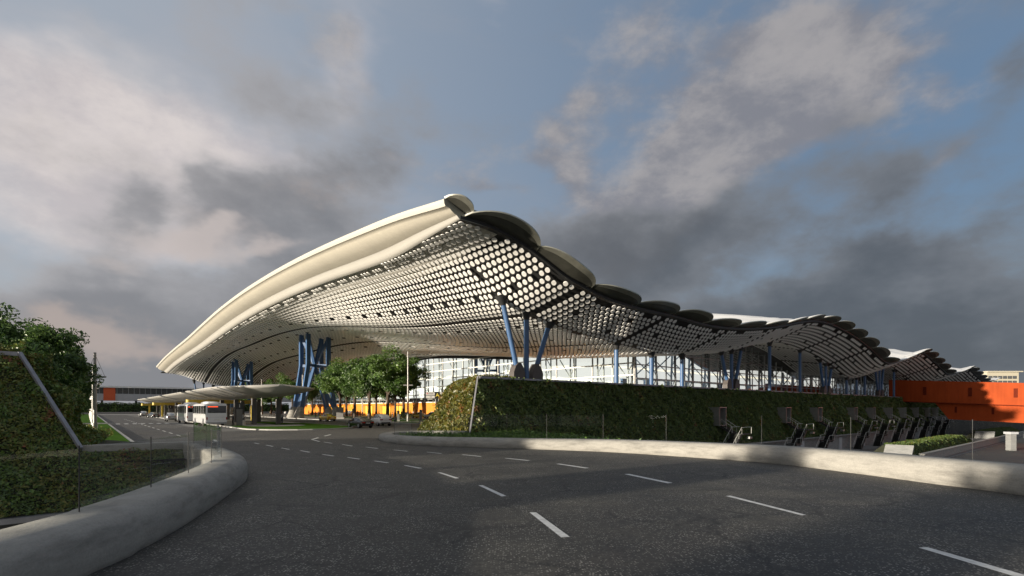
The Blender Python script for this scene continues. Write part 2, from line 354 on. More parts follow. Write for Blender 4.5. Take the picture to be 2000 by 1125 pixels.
# ------------------------------------------------------------------ terminal geometry (u, v, z)
VA, VB = 35.0, 256.0            # near and far side eaves
UF = 22.0                       # front eave
PITCH = 7.42
U0 = 24.0
fE = hermite([20, 27, 34.4, 37.7, 41.3, 47, 53.6, 61, 68.8, 76, 83.8, 91, 98, 105, 112, 119, 126, 140, 155, 169, 185, 202, 216, 230, 246, 262, 290],
             [15.2, 14.9, 13.9, 13.2, 12.4, 11.6, 11.0, 10.45, 10.7, 11.4, 12.5, 13.9, 14.9, 15.1, 14.6, 13.8, 12.6, 9.9, 11.9, 14.3, 12.4, 9.9, 11.2, 13.0, 11.2, 9.5, 12.0])
fR = hermite([20, 30, 44.5, 61, 73.5, 85, 97, 118, 140, 169, 202, 230, 262, 290], [5.5, 7, 9.2, 7.6, 6.4, 6.5, 8, 7, 5, 8, 5, 8, 5, 7])
fG = hermite([42.8, 55, 65.7, 78, 88.5, 102, 119, 135, 165, 212, 232, 248.2], [0, .09, .18, .34, .5, .70, .9, 1, 1.02, .86, .52, 0])
fZ = hermite([35, 43, 51.8, 68, 94, 124, 150, 167, 200, 228, 256], [19.35, 20.5, 21.4, 22.75, 24.0, 24.2, 23.5, 22.9, 22.2, 21.4, 19.9])
fK = hermite([35, 38.5, 42, 47, 52, 60, 70, 256], [.30, .45, .60, .79, .91, .985, 1, 1])   # depth of the fascia, shallow at the near corner
def Uz(u, v):
    u = np.asarray(u, float); v = np.asarray(v, float)
    d = np.minimum(v-VA, VB-v)
    g2 = 1-(1-np.clip((d-7.8)/102.7, 0, 1))**3
    w = sstep(74, 96, u)
    g = (1-w)*fG(v) + w*g2
    inner = fE(u) + fR(u)*g + (1.5+1.2*sstep(38, 60, u))*np.clip((7.8-d)/7.8, 0, 1)**1.15
    t = sstep(25.0, 37, u)
    return (fZ(v)-0.70-2.17*fK(v))*(1-t) + inner*t
def Tz(u, v):
    u = np.asarray(u, float); v = np.asarray(v, float)
    d = np.minimum(v-VA, VB-v)
    top = Uz(u, v) + 0.45 + 1.85*sstep(0, 7, d) + 2.1*sstep(1, 9, d)*sstep(72, 88, u) + 0.32*np.abs(np.sin(np.pi*(u-U0)/PITCH))
    t = sstep(UF, UF+9, u)
    return fZ(v)*(1-t) + top*t
TU = (100.0, 145.0, 0.0)
term = thing('airport_terminal', 'white wave roofed airport terminal with dotted soffit, scalloped eaves and tall glass walls', 'terminal building', uv=TU)
us = [UF+0.02] + [U0+PITCH*n+q for n in range(0, 36) for q in (0.02, 1.9, 3.7, 5.5, 7.4)]
us = [u for u in us if u <= 288]
vs = list(np.concatenate([[VA, VA+1.5, VA+3.5, VA+5.5, VA+8], np.arange(VA+11, VB-8, 5.0), [VB-8, VB-5, VB-2.5, VB]]))
mb = MB(); mb.grid([[(u, v, float(Tz(u, v))) for v in vs] for u in us], True); mb.build('roof_shell', M['roof_white'], term)
vs2 = list(np.concatenate([np.arange(VA, VA+12, 1.0), np.arange(VA+12, VB-12, 3.0), np.arange(VB-12, VB+0.1, 1.0)]))
def ustart(v): return UF+0.5+3.0*float(fK(v))
def void_pt(v, du): u = ustart(v)+du; return (u, v, float(Uz(u, v))+0.34)
mb = MB(); mb.grid([[void_pt(v, du) for v in vs2] for du in np.linspace(0, 4.6, 5)], True, flip=True); mb.build('ceiling_band', M['fascia_white'], term)
mb = MB(); rows = [[void_pt(v, 4.6) for v in vs2]]+[[(ustart(v)+4.6+k*(289-ustart(v)-4.6), v, 0) for v in vs2] for k in np.linspace(0, 1, 132)[1:]]
rows = [[(u, v, float(Uz(u, v))+0.34) for u, v, _ in r] for r in rows]
mb.grid(rows, True, flip=True); mb.build('ceiling_void', M['ceil_dark'], term)
# cream front fascia: edge strip, concave band, lower white band
fv = list(np.concatenate([np.arange(VA-0.1, 60, 1.0), np.arange(60, VB+0.1, 2.0)])); fv[-1] = VB+0.1
EDGE = [(0.0, 0.0), (-0.10, -0.10), (-0.08, -0.34), (0.04, -0.60)]
BEIGE = [(0.04, -0.60), (0.40, -0.66), (0.55, -0.86), (1.0, -1.30), (1.7, -1.72), (2.5, -2.02)]
BAND = [(2.5, -2.02), (2.66, -2.12), (2.95, -2.40), (3.25, -2.64), (3.5, -2.78), (3.75, -2.84)]
def fas(v, pr):
    z = float(fZ(v)); k = float(fK(v)); r = []
    for du, dz in pr:
        u = UF+(du if du < 0.5 else 0.5+(du-0.5)*k); zz = z+(dz if dz > -0.66 else -0.66+(dz+0.66)*k*0.99)
        r.append((u, v, zz))
    return r
for nm, pr, m_ in (('fascia_edge', EDGE, M['fascia_edge']), ('front_fascia', BEIGE, M['fascia']), ('fascia_band', BAND, M['fascia_white'])):
    mb = MB(); mb.grid([fas(v, pr) for v in fv], True, flip=True); mb.build(nm, m_, term)
for v in (VA-0.1, VB+0.1):
    r = fas(v, EDGE+BEIGE[1:]+BAND[1:]); top = [(u, v, float(Tz(u, v))) for u in (22.6, 23.6, 24.8, 26, 28, 30)]
    mb = MB(); mb.add(r+top[::-1], [tuple(range(len(r)+6))], False); mb.build('fascia_end', M['petal_rim'], term)
# dark edge beams
mb = MB()
for vv, sgn in ((VA, -1), (VB, 1)):
    P = []
    for u in np.arange(23.5, 288.5, 1.5):
        zu = float(Uz(u, vv)); P.append([(u, vv-sgn*0.4, zu+0.06), (u, vv+sgn*0.12, zu+0.08), (u, vv+sgn*0.12, zu+0.34), (u, vv-sgn*0.4, zu+0.42), (u, vv-sgn*0.4, zu+0.06)])
    mb.grid(P, False)
mb.build('edge_beam', M['steel_dark'], term)
# eave petals
def petal(n, side):
    u0 = U0+PITCH*n-0.25; u1 = u0+PITCH+0.75
    if n < 0: u0, u1 = UF+0.05, U0+0.45
    Wd = 2.3 if n >= 0 else 1.5; rise = (0.42+0.06*min(n, 4)) if n >= 0 else 0.35
    vv, sg = (VA, -1) if side == 0 else (VB, 1)
    A, B = 20, 7; bot, top = [], []
    zb0, zb1 = (float(Tz(u0, vv)) if n < 0 else float(Uz(u0, vv))+0.75), float(Uz(u1, vv))+0.3
    for i in range(A+1):
        a = i/A; u = u0+(u1-u0)*a; zb = float(Uz(u, vv))+0.3 if n >= 0 else zb0+(zb1-zb0)*a
        aa = a**1.12; S = max(0.0, 1-abs(2*aa-1)**2.3)**0.5
        rb, rt = [], []
        for j in range(B+1):
            b = j/B; o = Wd*S*b
            z = zb + rise*S*(1-(1-b)**1.5) - 0.35*S*math.sin(math.pi*b)*0.0
            rb.append((u, vv+sg*(o-0.25*(1-b)), z-0.10*S*math.sin(math.pi*min(1, b*1.02))))
            rt.append((u, vv+sg*(o-0.25*(1-b)), z+0.05+0.20*(1-b**3)+0.07*S))
        bot.append(rb); top.append(rt)
    mb = MB(); fl = sg < 0
    mb.mi = 0; mb.grid([r[:B-1] for r in bot], True, flip=not fl)
    mb.mi = 1; mb.grid([r[B-2:] for r in bot], True, flip=not fl)
    mb.grid([[bot[i][B], top[i][B]] for i in range(A+1)], True, flip=not fl)
    mb.mi = 2; mb.grid(top, True, flip=fl)
    o = mb.build('eave_petal', [M['petal_dark'], M['petal_rim'], M['roof_white']], term); return o
for n in range(-1, 35): petal(n, 0)
for n in range(-1, 12): petal(n, 1)
# white ceiling panels: round at the eaves, long further in
cen, hu, hv, gapk = [], [], [], []
vrows = []; v = VA+0.45
while v < VB-0.6:
    d = min(v-VA, VB-v); p = 0.82+1.2*float(sstep(22, 60, d)); vrows.append((v+p/2-0.42, p)); v += p
for iu in range(0, 314):
    u = 23.1+iu*PITCH/9
    if u > 286: break
    ju = round((u-37.7)/(PITCH/9))
    if ju % 18 == 0 and u > 31: continue
    for jv, (v, p) in enumerate(vrows):
        d = min(v-VA, VB-v)
        if u > 75 and v > VA+18: continue
        if u < UF+0.75+3.0*float(fK(v)): continue
        if (ju % 9 == 4 and (jv+2*((ju//9) % 2)) % 4 == 0): continue
        if abs(v-42.8) < 0.5 and ju % 9 < 2: continue
        if d < 0.42+0.8*((ju % 9) in (5, 6)): continue
        cen.append((u, v)); hu.append(0.25 if p < 0.9 else 0.255); hv.append(0.245 if p < 0.9 else p/2-0.17)
cen = np.array(cen); hu = np.array(hu)[:, None]; hv = np.array(hv)[:, None]
e = 0.05; su = (Uz(cen[:, 0]+e, cen[:, 1])-Uz(cen[:, 0]-e, cen[:, 1]))/(2*e); sv = (Uz(cen[:, 0], cen[:, 1]+e)-Uz(cen[:, 0], cen[:, 1]-e))/(2*e)
TILT = 0.16
su = su[:, None]-TILT; dd_ = cen[:, 1]-VA; sv = (sv-0.26*(1-sstep(5, 20, dd_)))[:, None]; K = 12
th = 2*np.pi*(np.arange(K)+0.5)/K; ct, st = np.cos(th)[None], np.sin(th)[None]
rr = np.clip((hv-0.25)/0.4, 0, 1); ex = 1.0-0.55*rr
x = np.sign(ct)*np.abs(ct)**ex*hu; y = np.sign(st)*np.abs(st)**ex*hv
z = Uz(cen[:, 0], cen[:, 1])[:, None]+su*x+sv*y - 0.12
botv = np.stack([cen[:, :1]+x, cen[:, 1:]+y, z], -1); topv = botv+np.array([0, 0, 0.05])
k2 = (np.arange(K)+1) % K
sides = np.stack([botv, topv, topv[:, k2], botv[:, k2]], 2).reshape(-1, 3)
def np_mesh_mixed(name, groups, m, parent):
    me = bpy.data.meshes.new(name); V = np.concatenate([g for g, _ in groups]); V = V-np.array(OFF[parent.name]); n = len(V)
    me.vertices.add(n); me.vertices.foreach_set('co', V.astype(np.float32).ravel()); me.loops.add(n); me.loops.foreach_set('vertex_index', np.arange(n, dtype=np.int32))
    tot = np.concatenate([np.full(len(g)//k, k, dtype=np.int32) for g, k in groups]); start = np.concatenate([[0], np.cumsum(tot)[:-1]]).astype(np.int32)
    me.polygons.add(len(tot)); me.polygons.foreach_set('loop_start', start); me.polygons.foreach_set('loop_total', tot)
    me.materials.append(m); me.update(calc_edges=True); me.validate()
    o = bpy.data.objects.new(name, me); COL.objects.link(o); o.parent = parent; return o
np_mesh_mixed('ceiling_panels', [(botv[:, ::-1].reshape(-1, 3), K), (sides, 4)], M['disc'], term)
# blue columns along the green wall
ZP = 5.62
def column(u, v, z0, r=0.29):
    z1 = float(Uz(u, v))+0.1
    mb = MB(); mb.tube((u, v, z0), (u, v, z1-0.9), r, r, 16); mb.mi = 1; mb.tube((u, v, z1-0.9), (u, v, z1), r*0.95, r*2.1, 16); mb.build('column', [M['blue'], M['steel_dark']], term)
def vgroup(u, v, z0, k=1.0):
    column(u, v, z0)
    for s in (-1, 1):
        b = Vector((u+s*1.45, v, z0+1.5)); ut = u+s*3.6; t = Vector((ut, v, float(Uz(ut, v))+0.1)); q = b+(t-b)*0.86; r = b-(t-b).normalized()*0.6
        mb = MB(); mb.tube(r, q, 0.28, 0.28, 16); mb.mi = 1; mb.tube(q, t, 0.31, 0.7, 14)
        c = mb.build('inclined_column', [M['blue'], M['steel_dark']], term)
        mb = MB(); outline = [(-0.95, 0), (0.95, 0), (0.95, 0.9), (0.62, 1.55), (0.15, 1.95), (-0.25, 1.95), (-0.7, 1.4), (-0.95, 0.8)]
        P = [(u+s*(1.35+a*0.85), v-0.42, z0+h) for a, h in outline]; Q = [(a, v+0.42, h) for a, _, h in P]; n = len(P)
        mb.add(P+Q, [tuple(range(n)), tuple(range(2*n-1, n-1, -1))]+[(i, n+i, n+(i+1) % n, (i+1) % n) for i in range(n)], False)
        mb.build('column_shoe', M['foot'], term, merge=True)
for u in (37.7, 83.8, 126, 164.3): vgroup(u, 42.9, ZP)
for u in (53.4, 61.1, 68.8, 98.2, 112, 139, 146, 152.2, 177.5, 189.7): column(u, 42.9, ZP)
vgroup(37.7, 248.2, 0.0)
# M shaped pylons under the big front overhang
def pylon(u0, v0):
    zt = float(Uz(u0, v0)); zm = 0.635*zt; a, b, a2 = 2.5, 2.6, 4.2; C0 = (u0, v0, zm)
    root_mb = MB()
    for su_ in (-1, 1):
        for sv_ in (-1, 1):
            pu, pv = u0+su_*a, v0+sv_*b
            root_mb.bar((pu, pv, zm), (pu, pv, float(Uz(pu, pv))+0.1), 0.95, 0.95)
            root_mb.bar((u0+su_*a2, v0+sv_*b, 1.9), (pu, pv, zm+0.2), 0.9, 0.9)
            root_mb.bar((pu, pv, float(Uz(pu, pv))-0.4), C0, 0.6, 0.6)
            root_mb.bar(C0, (u0+su_*a2*0.93, v0+sv_*b, 2.2), 0.6, 0.6)
            root_mb.bar((pu, pv, zm), C0, 0.5, 0.7)
    p = root_mb.build('roof_pylon', M['blue'], term)
    for su_ in (-1, 1):
        for sv_ in (-1, 1):
            mb = MB(); bu = u0+su_*(a2+0.25); mb.tube((bu+su_*0.35, v0+sv_*b, 0), (bu-su_*0.2, v0+sv_*b, 2.9), 1.35, 0.72, 20)
            o = mb.build('pylon_base', M['concrete'], term)
pylon(44.5, 132); pylon(44.5, 211); pylon(99, 132)
# glass walls
UG, VG = 73.5, 55.0
def clad(name, pts, m, par=term): mb = MB(); mb.add(pts, [tuple(range(len(pts)))], False); return mb.build(name, m, par)
fvs = list(np.arange(VG, 236.1, 2.4)); VF1 = fvs[-1]
sus = list(np.arange(UG, 238, 3.1)); SU1 = sus[-1]
mb = MB(); mb.grid([[(UG, v, 4.15), (UG, v, float(Uz(UG, v))+0.2)] for v in fvs], False); mb.build('front_glass', M['glass'], term)
mb = MB(); mb.grid([[(u, VG, ZP), (u, VG, float(Uz(u, VG))+0.2)] for u in sus], False); mb.build('side_glass', M['side_glass'], term)
mb = MB()
for v in fvs[::2]: mb.box((UG-0.14, v, (4.1+float(Uz(UG, v)))/2), (0.26, 0.16, float(Uz(UG, v))-4.1))
for z in np.arange(4.2, 18, 2.1):
    seg = [v for v in fvs if float(Uz(UG, v)) > z]
    if len(seg) > 1:
        a = seg[0]; prev = a
        for v in seg[1:]+[None]:
            if v is None or v-prev > 2.5:
                mb.bar((UG-0.36, a, z), (UG-0.36, prev, z), 0.16, 0.22)
                if v is not None: a = v
            prev = v
mb.build('front_mullions', M['white_metal'], term)
mb = MB()
for i, u in enumerate(sus):
    z1 = float(Uz(u, VG)); mb.box((u, VG-0.1, (ZP+z1)/2), (0.12, 0.2, z1-ZP))
for z in np.arange(ZP+2.2, 18, 2.4):
    seg = [u for u in sus if float(Uz(u, VG)) > z]; a = prev = None
    for u in seg+[None]:
        if a is None: a = prev = u; continue
        if u is None or u-prev > 3.2:
            if prev-a > 1: mb.bar((a, VG-0.26, z), (prev, VG-0.26, z), 0.1, 0.2)
            a = u
        prev = u
mb.build('side_mullions', M['grey_metal'], term)
mb = MB(); mb.grid([[(UG-0.32, v, float(Uz(UG, v))-1.0+0.1), (UG-0.32, v, float(Uz(UG, v))+0.3)] for v in fvs if v > 84], False)
mb.build('head_louvre', M['steel_dark'], term)
# trusses standing behind the glass
mb = MB()
for i, v in enumerate(np.arange(VG+1.5, 234, 7.2)):
    z1 = float(Uz(UG+2.4, v))-0.1
    for dv in (0, 1.5): mb.bar((UG+2.0, v+dv, 0.2), (UG+2.0, v+dv, z1), 0.22, 0.22)
    zz = 5.0; k = 0
    while zz+2 < z1: mb.bar((UG+2.0, v+(0 if k % 2 else 1.5), zz), (UG+2.0, v+(1.5 if k % 2 else 0), zz+2.1), 0.12, 0.12); zz += 2.1; k += 1
    if i % 2 == 0 and z1 > 10: mb.bar((UG+2.3, v+1.5, z1-4.5), (UG+2.3, v+4.8, z1-0.2), 0.14, 0.14)
mb.build('front_truss', M['truss'], term)
mb = MB()
for i, u in enumerate(np.arange(UG+2.5, 236, 6.2)):
    z1 = float(Uz(u, VG+2))-0.1; s = 1 if i % 2 else -1
    mb.bar((u-0.9, VG+2, ZP), (u-0.25, VG+2, z1), 0.28, 0.28); mb.bar((u+0.9, VG+2, ZP), (u+0.25, VG+2, z1), 0.28, 0.28)
    zz = ZP+0.6; k = 0
    while zz+2 < z1: mb.bar((u+(0.8 if k % 2 else -0.8), VG+2, zz), (u+(-0.6 if k % 2 else 0.6), VG+2, zz+2.0), 0.12, 0.12); zz += 2.0; k += 1
    if z1 > 11: mb.bar((u+0.4, VG+2.2, z1-3.6), (u+5.8, VG+2.2, z1-0.3), 0.16, 0.16); mb.bar((u+5.8, VG+2.2, ZP+3), (u+0.4, VG+2.2, ZP+6), 0.13, 0.13)
mb.build('side_truss', M['truss_dark'], term)
# hall inside; its back walls glow, standing in for room lighting
IU, IV = 106.0, 78.0
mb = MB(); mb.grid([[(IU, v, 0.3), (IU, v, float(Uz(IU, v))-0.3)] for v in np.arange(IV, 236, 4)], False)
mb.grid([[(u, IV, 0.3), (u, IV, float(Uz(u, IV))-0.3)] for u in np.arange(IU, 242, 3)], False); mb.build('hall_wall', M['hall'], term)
for u in np.arange(78, 168, 5.2): mb = MB(); mb.box((u, 66, ZP+5.3), (3.6, 1.2, 0.25)); mb.build('hall_light', M['hall_ceiling'], term)
for v in np.arange(84, 230, 9.0): mb = MB(); mb.box((84, v, ZP+6.5), (1.2, 5.0, 0.25)); mb.build('hall_light', M['hall_ceiling'], term)
mb = MB(); mb.box((122, 146, ZP-0.4), (97, 181, 0.5)); mb.box((158, 66.5, ZP-0.02), (168, 22.6, 0.12)); mb.build('hall_floor', M['paving'], term)
for u in np.arange(80, 165, 7.3): mb = MB(); mb.box((u, 62.5, ZP+1.3), (1.3, 0.5, 2.4)); mb.box((u, 62.5, ZP+2.6), (1.6, 0.7, 0.15)); mb.build('hall_kiosk', M['blue'], term)
mb = MB(); mb.bar((92, 70, ZP+0.9), (150, 70, ZP+0.9), 0.3, 1.8); mb.bar((92, 69.5, ZP+3.4), (150, 69.5, ZP+3.4), 0.5, 0.35); mb.build('hall_balustrade', M['white_metal'], term)
# orange ground storey with its lit openings and gate letters
mb = MB(); mb.box((UG-0.15, 146, 2.08), (0.5, 181, 4.15)); base = mb.build('orange_storey', M['orange'], term)
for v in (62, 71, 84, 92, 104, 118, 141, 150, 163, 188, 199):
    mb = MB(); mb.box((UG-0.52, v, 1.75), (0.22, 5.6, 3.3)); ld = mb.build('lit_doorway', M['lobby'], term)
    mb = MB()
    for dv in (-2.9, -1, 1, 2.9): mb.box((UG-0.68, v+dv, 1.75), (0.12, 0.12, 3.4))
    mb.box((UG-1.2, v, 3.4), (1.2, 4.2, 0.15))
    OFF['tmp'] = TU; fr = mb.build('door_frame', M['steel_dark'], term); fr.parent = ld
for ch, v in (('E', 218), ('D', 177), ('C', 132), ('B', 98)):
    text_mesh('gate_letter', ch, 2.6, M['sign_yellow'], term, (UG-0.75-TU[0], v-TU[1], 2.5), (R(90), 0, R(-90)), 0.06)
# podium slab behind the green wall
mb = MB(); mb.prism([(44.3, 42.6), (240, 42.6), (240, 54.9), (73.7, 54.9), (44.3, 54.9)], ZP-0.5, ZP); mb.build('podium_floor', M['podium'], term)
mb = MB(); mb.box((186, 57.8, ZP+1.55), (112, 0.4, 3.1)); mb.build('red_wall', M['red'], term)
# ------------------------------------------------------------------ ground, road, parapets
def catmull(pts, step=0.5):
    P = [np.array(p, float) for p in pts]; P = [2*P[0]-P[1]]+P+[2*P[-1]-P[-2]]; out = []
    for i in range(1, len(P)-2):
        n = max(2, int(np.linalg.norm((P[i+1]-P[i])[:2])/step))
        for k in range(n):
            t = k/n; a, b, c, d = P[i-1:i+3]
            out.append(0.5*((2*b)+(c-a)*t+(2*a-5*b+4*c-d)*t*t+(3*b-a-3*c+d)*t**3))
    out.append(P[-2]); return out
rp = [(14.4, -14, .85), (16.0, 0, .85), (16.15, 9, .85), (15.2, 15.2, .85), (14.5, 17.4, .85), (13.7, 20.2, .84), (12.3, 23.85, .80), (9.65, 26.8, .77), (6, 30.0, .72), (1.9, 32.1, .65), (-3.0, 33.8, .62), (-6.3, 35.5, .58), (-8.6, 37.5, .55), (-10.4, 40.6, .5), (-11.3, 44, .48), (-11.0, 46.8, .46), (-9.6, 48.5, .46), (-7, 49.2, .45), (-4.2, 48.7, .45)]
lp = [(-6.3, -14, .8), (-6.35, 0, .8), (-6.6, 7.9, .8), (-6.8, 9.3, .8), (-7.15, 10.9, .8), (-7.9, 13.5, .8), (-8.85, 16.4, .8), (-9.7, 18.7, .8), (-11.1, 21.0, .8), (-13.6, 24.2, .8), (-17.2, 28.5, .8)]
rpath, lpath = catmull(rp), catmull(lp)
def parapet(path, side, name, label):
    prof = [(0.0, -0.02), (-0.045, 0.12), (-0.05, 0.45), (-0.02, 0.68), (0.05, 0.84), (0.16, 0.95), (0.32, 1.0), (1.0, 1.0), (1.08, 0.94), (1.1, 0.85), (1.1, -1.4)]
    rings = []
    for i, p in enumerate(path):
        a, b = path[max(0, i-1)], path[min(len(path)-1, i+1)]; d = (b-a)[:2]; d /= np.linalg.norm(d); r = np.array([d[1], -d[0]])*side
        rings.append([(p[0]+r[0]*o, p[1]+r[1]*o, h*p[2] if h > -1 else -1.4) for o, h in prof])
    mb = MB(); mb.grid([q+[q[0]] for q in rings], True); mb.add(rings[0], [tuple(range(len(prof)))], False); mb.add(rings[-1], [tuple(range(len(prof)))], False)
    o = mb.build(name, M['concrete'], merge=True); tag(o, label, 'parapet'); return o
parapet(rpath, 1, 'concrete_parapet', 'sunlit low rounded concrete parapet curving below the long green wall')
parapet(lpath, -1, 'concrete_parapet', 'shaded low rounded concrete parapet curving past the sloped plant bank')
def off(path, o, side):
    out = []
    for i, p in enumerate(path):
        a, b = path[max(0, i-1)], path[min(len(path)-1, i+1)]; d = (b-a)[:2]; d /= np.linalg.norm(d); out.append((p[0]+d[1]*o*side, p[1]-d[0]*o*side))
    return out
k = next(i for i, p in enumerate(rpath) if p[1] > 33.2)
ro = off(rpath[:k], 0.9, 1); lo = off(lpath, 0.9, -1)
ca = W(39, 41.0); cb = W(196, 41.0)
deck = ro[::3] + [ca[:2], cb[:2], (900, 500), (900, 1500), (-1500, 1500), W(-700, 32.3)[:2], W(-0.2, 32.3)[:2], W(4.4, 32.3)[:2]] + lo[::-3]
mb = MB(); n = len(deck); mb.add([(x, y, 0) for x, y in deck]+[(x, y, -6.4) for x, y in deck], [tuple(range(n))]+[(i, n+i, n+(i+1) % n, (i+1) % n) for i in range(n)], False)
mb.mi = 0; road = struct(mb.build('road', M['asphalt']))
mb = MB(); mb.add([(-2500, -900, -6.2), (2500, -900, -6.2), (2500, 3500, -6.2), (-2500, 3500, -6.2)], [(0, 1, 2, 3)]); struct(mb.build('ground', M['concrete_grey']))
def sheet(name, poly, z, m, uvp=True):
    mb = MB(); mb.add([(*(W(a, b)[:2] if uvp else (a, b)), z) for a, b in poly], [tuple(range(len(poly)))], False); return struct(mb.build(name, m))
def capsule(u0, u1, v0, v1, r=None, n=14, far=True):
    c = (u0+u1)/2; a = (u1-u0)/2; r = r or a
    p = [(c+a*math.cos(t), v0+r+r*math.sin(t)) for t in np.linspace(-math.pi, 0, n)]
    p += [(u1, v1), (u0, v1)]
    return p
def raised(name, poly, h, top, z0=0.0, kerb=0.18):
    """a kerbed island: kerb ring then the surface a few mm above it"""
    mb = MB(); q = [W(a, b)[:2] for a, b in poly]; mb.prism(q, z0-0.05, z0+h); k = struct(mb.build('kerb', M['kerb']))
    c = np.mean(np.array(poly), 0)
    return k
def inset(poly, d):
    P = np.array(poly); c = P.mean(0); out = []
    n = len(P)
    for i in range(n):
        a, b, e = P[i-1], P[i], P[(i+1) % n]
        t1 = (b-a)/(np.linalg.norm(b-a)+1e-9); t2 = (e-b)/(np.linalg.norm(e-b)+1e-9)
        nn = np.array([-t1[1]-t2[1], t1[0]+t2[0]]); nn /= np.linalg.norm(nn)+1e-9
        out.append(tuple(b+nn*d))
    return out
# bus island under the canopies, with its lawn tip
isl = capsule(14.6, 28.0, 61.5, 236, 7.5); raised('kerb', isl, 0.13, None); sheet('lawn', inset(isl, 0.25)[:14]+[(27.7, 88), (14.9, 80)], 0.137, M['grass'])
sheet('pavement', capsule(16.8, 24.6, 73.5, 235.5, 4.0), 0.142, M['paving'])
sheet('lawn', [(21.5, 80), (25.6, 80), (25.6, 98), (21.5, 98)], 0.147, M['grass'])
# tree plaza
plz = capsule(39.0, 61.0, 74.0, 240, 9.0); raised('kerb', plz, 0.13, None); sheet('pavement', inset(plz, 0.2), 0.137, M['paving'])
for u0, u1, v0, v1 in ((42, 58, 76, 83), (41, 59, 88, 98), (46.5, 60, 104, 116), (48.5, 60, 121, 133), (48.5, 60, 140, 152), (48.5, 60, 160, 176)):
    sheet('lawn', capsule(u0, u1, v0, v1, 2.2), 0.143, M['grass'])
sheet('pavement', [(63.5, 62), (73.2, 62), (73.2, 236), (63.5, 236)], 0.008, M['paving'])
# lawn with the flag masts, and its kerb
for a, b in ((33.5, 103), (111, 262)):
    mb = MB(); mb.prism([W(-7.5, a)[:2], W(2.7, a)[:2], W(2.7, b)[:2], W(-7.5, b)[:2]], -0.05, 0.12); struct(mb.build('kerb', M['kerb']))
    sheet('lawn', [(-7.3, a+.2), (2.45, a+.2), (2.45, b-.2), (-7.3, b-.2)], 0.127, M['grass'])
sheet('path', [(-30, 103), (2.7, 103), (2.7, 111), (-30, 111)], 0.006, M['paving'])
sheet('lawn', [(-60, 33.5), (-7.8, 33.5), (-7.8, 262), (-60, 262)], 0.012, M['grass'])
sheet('road_lane', [(11.0, 64), (14.5, 64), (14.5, 236), (11.0, 236)], 0.005, concrete('bus lane concrete', (0.15, 0.148, 0.14), 0.12))
sheet('pavement', [(2.8, 246), (60, 246), (60, 272), (2.8, 272)], 0.010, M['paving'])
# painted lane dashes
Z1 = 0.006
dash = [[(1034,1001),(1047,1001),(1113,1049),(1096,1050)], [(934,948),(943,948),(989,969),(980,970)], [(855,923),(861,923),(897,934),(890,935)], [(788,909.3),(794,909),(825,914.5),(818,915.3)], [(729,900.6),(734,900.3),(761,903.8),(755,904.4)], [(677,893.7),(681,893.4),(705,896.6),(700,897.2)], [(628,887.8),(632,887.5),(654,890.5),(649,891.1)], [(585,880.3),(589,880.0),(607,883.1),(602,883.7)], [(548,875.2),(551,874.9),(567,877.6),(563,878.1)], [(518,869.5),(521,869.2),(535,871.8),(531,872.3)], [(495,865.2),(498,865),(508,867),(504,867.4)],
        [(1794,1070),(1811,1069),(2010,1126),(1990,1129)], [(1417,969),(1427,968.4),(1575,1006),(1566,1007)], [(1219,926.2),(1229,925.8),(1314,943.3),(1304,944.3)], [(1086,906.2),(1093,905.8),(1151,914.2),(1143,914.9)], [(985,895.2),(990,894.9),(1036,899.4),(1030,900)], [(901,888.2),(905,887.9),(942,891.4),(937,892)], [(832,883.1),(835,882.9),(864,885.7),(860,886.2)], [(767,878.9),(770,878.7),(799,881.4),(794,881.8)], [(713,873.4),(716,873.2),(740,875.8),(736,876.2)], [(667,868.2),(670,868),(690,871.2),(686,871.6)], [(631,863.5),(634,863.3),(650,865.7),(647,866.1)],
        [(607,858.5),(611,858.2),(626,862.3),(622,862.7)], [(607,858.4),(611,858.7),(624,854.9),(620,854.6)], [(632,851.6),(636,851.9),(648,848.9),(644,848.6)]]
for d in dash:
    mb = MB(); mb.add([(*gp(*p), Z1) for p in d], [(0, 1, 2, 3)][::1]); struct(mb.build('road_marking', M['paint']))
for i in range(16):
    v = 56+i*6.0; a = 6.6; mb = MB(); mb.add([(*W(a, v)[:2], Z1), (*W(a+.16, v)[:2], Z1), (*W(a+.16, v+3)[:2], Z1), (*W(a, v+3)[:2], Z1)], [(0, 1, 2, 3)]); struct(mb.build('road_marking', M['paint']))
for i in range(7):
    a = 3.6+i*1.1; mb = MB(); mb.add([(*W(a, 103.4)[:2], Z1), (*W(a+.55, 103.4)[:2], Z1), (*W(a+.55, 107)[:2], Z1), (*W(a, 107)[:2], Z1)], [(0, 1, 2, 3)]); struct(mb.build('road_marking', M['paint']))
# ------------------------------------------------------------------ glass railings on the parapets
def railing(path, side, inset_, ztop, idx, label):
    r = thing('glass_railing', label, 'railing', loc=(path[idx[0]][0], path[idx[0]][1], 0)); OFF[r.name] = (path[idx[0]][0], path[idx[0]][1], 0)
    pts = off(path, inset_, side); P = [(pts[i][0], pts[i][1], path[i][2]-0.02) for i in idx]
    for p in P:
        mb = MB(); mb.tube(p, (p[0], p[1], ztop), 0.011, 0.011, 8); mb.build('post', M['steel_dark'], r)
    for a, b in zip(P, P[1:]):
        d = Vector(b)-Vector(a); nrm = Vector((d.y, -d.x, 0)).normalized()*0.007
        q = [Vector(a)+d*0.01, Vector(b)-d*0.01, Vector((b[0], b[1], ztop-0.05))-d*0.01, Vector((a[0], a[1], ztop-0.05))+d*0.01]
        mb = MB(); mb.add([x+nrm for x in q]+[x-nrm for x in q], [(0, 1, 2, 3), (7, 6, 5, 4), (0, 4, 5, 1), (1, 5, 6, 2), (2, 6, 7, 3), (3, 7, 4, 0)]); mb.build('glass_pane', M['rail_glass'], r)
    return r
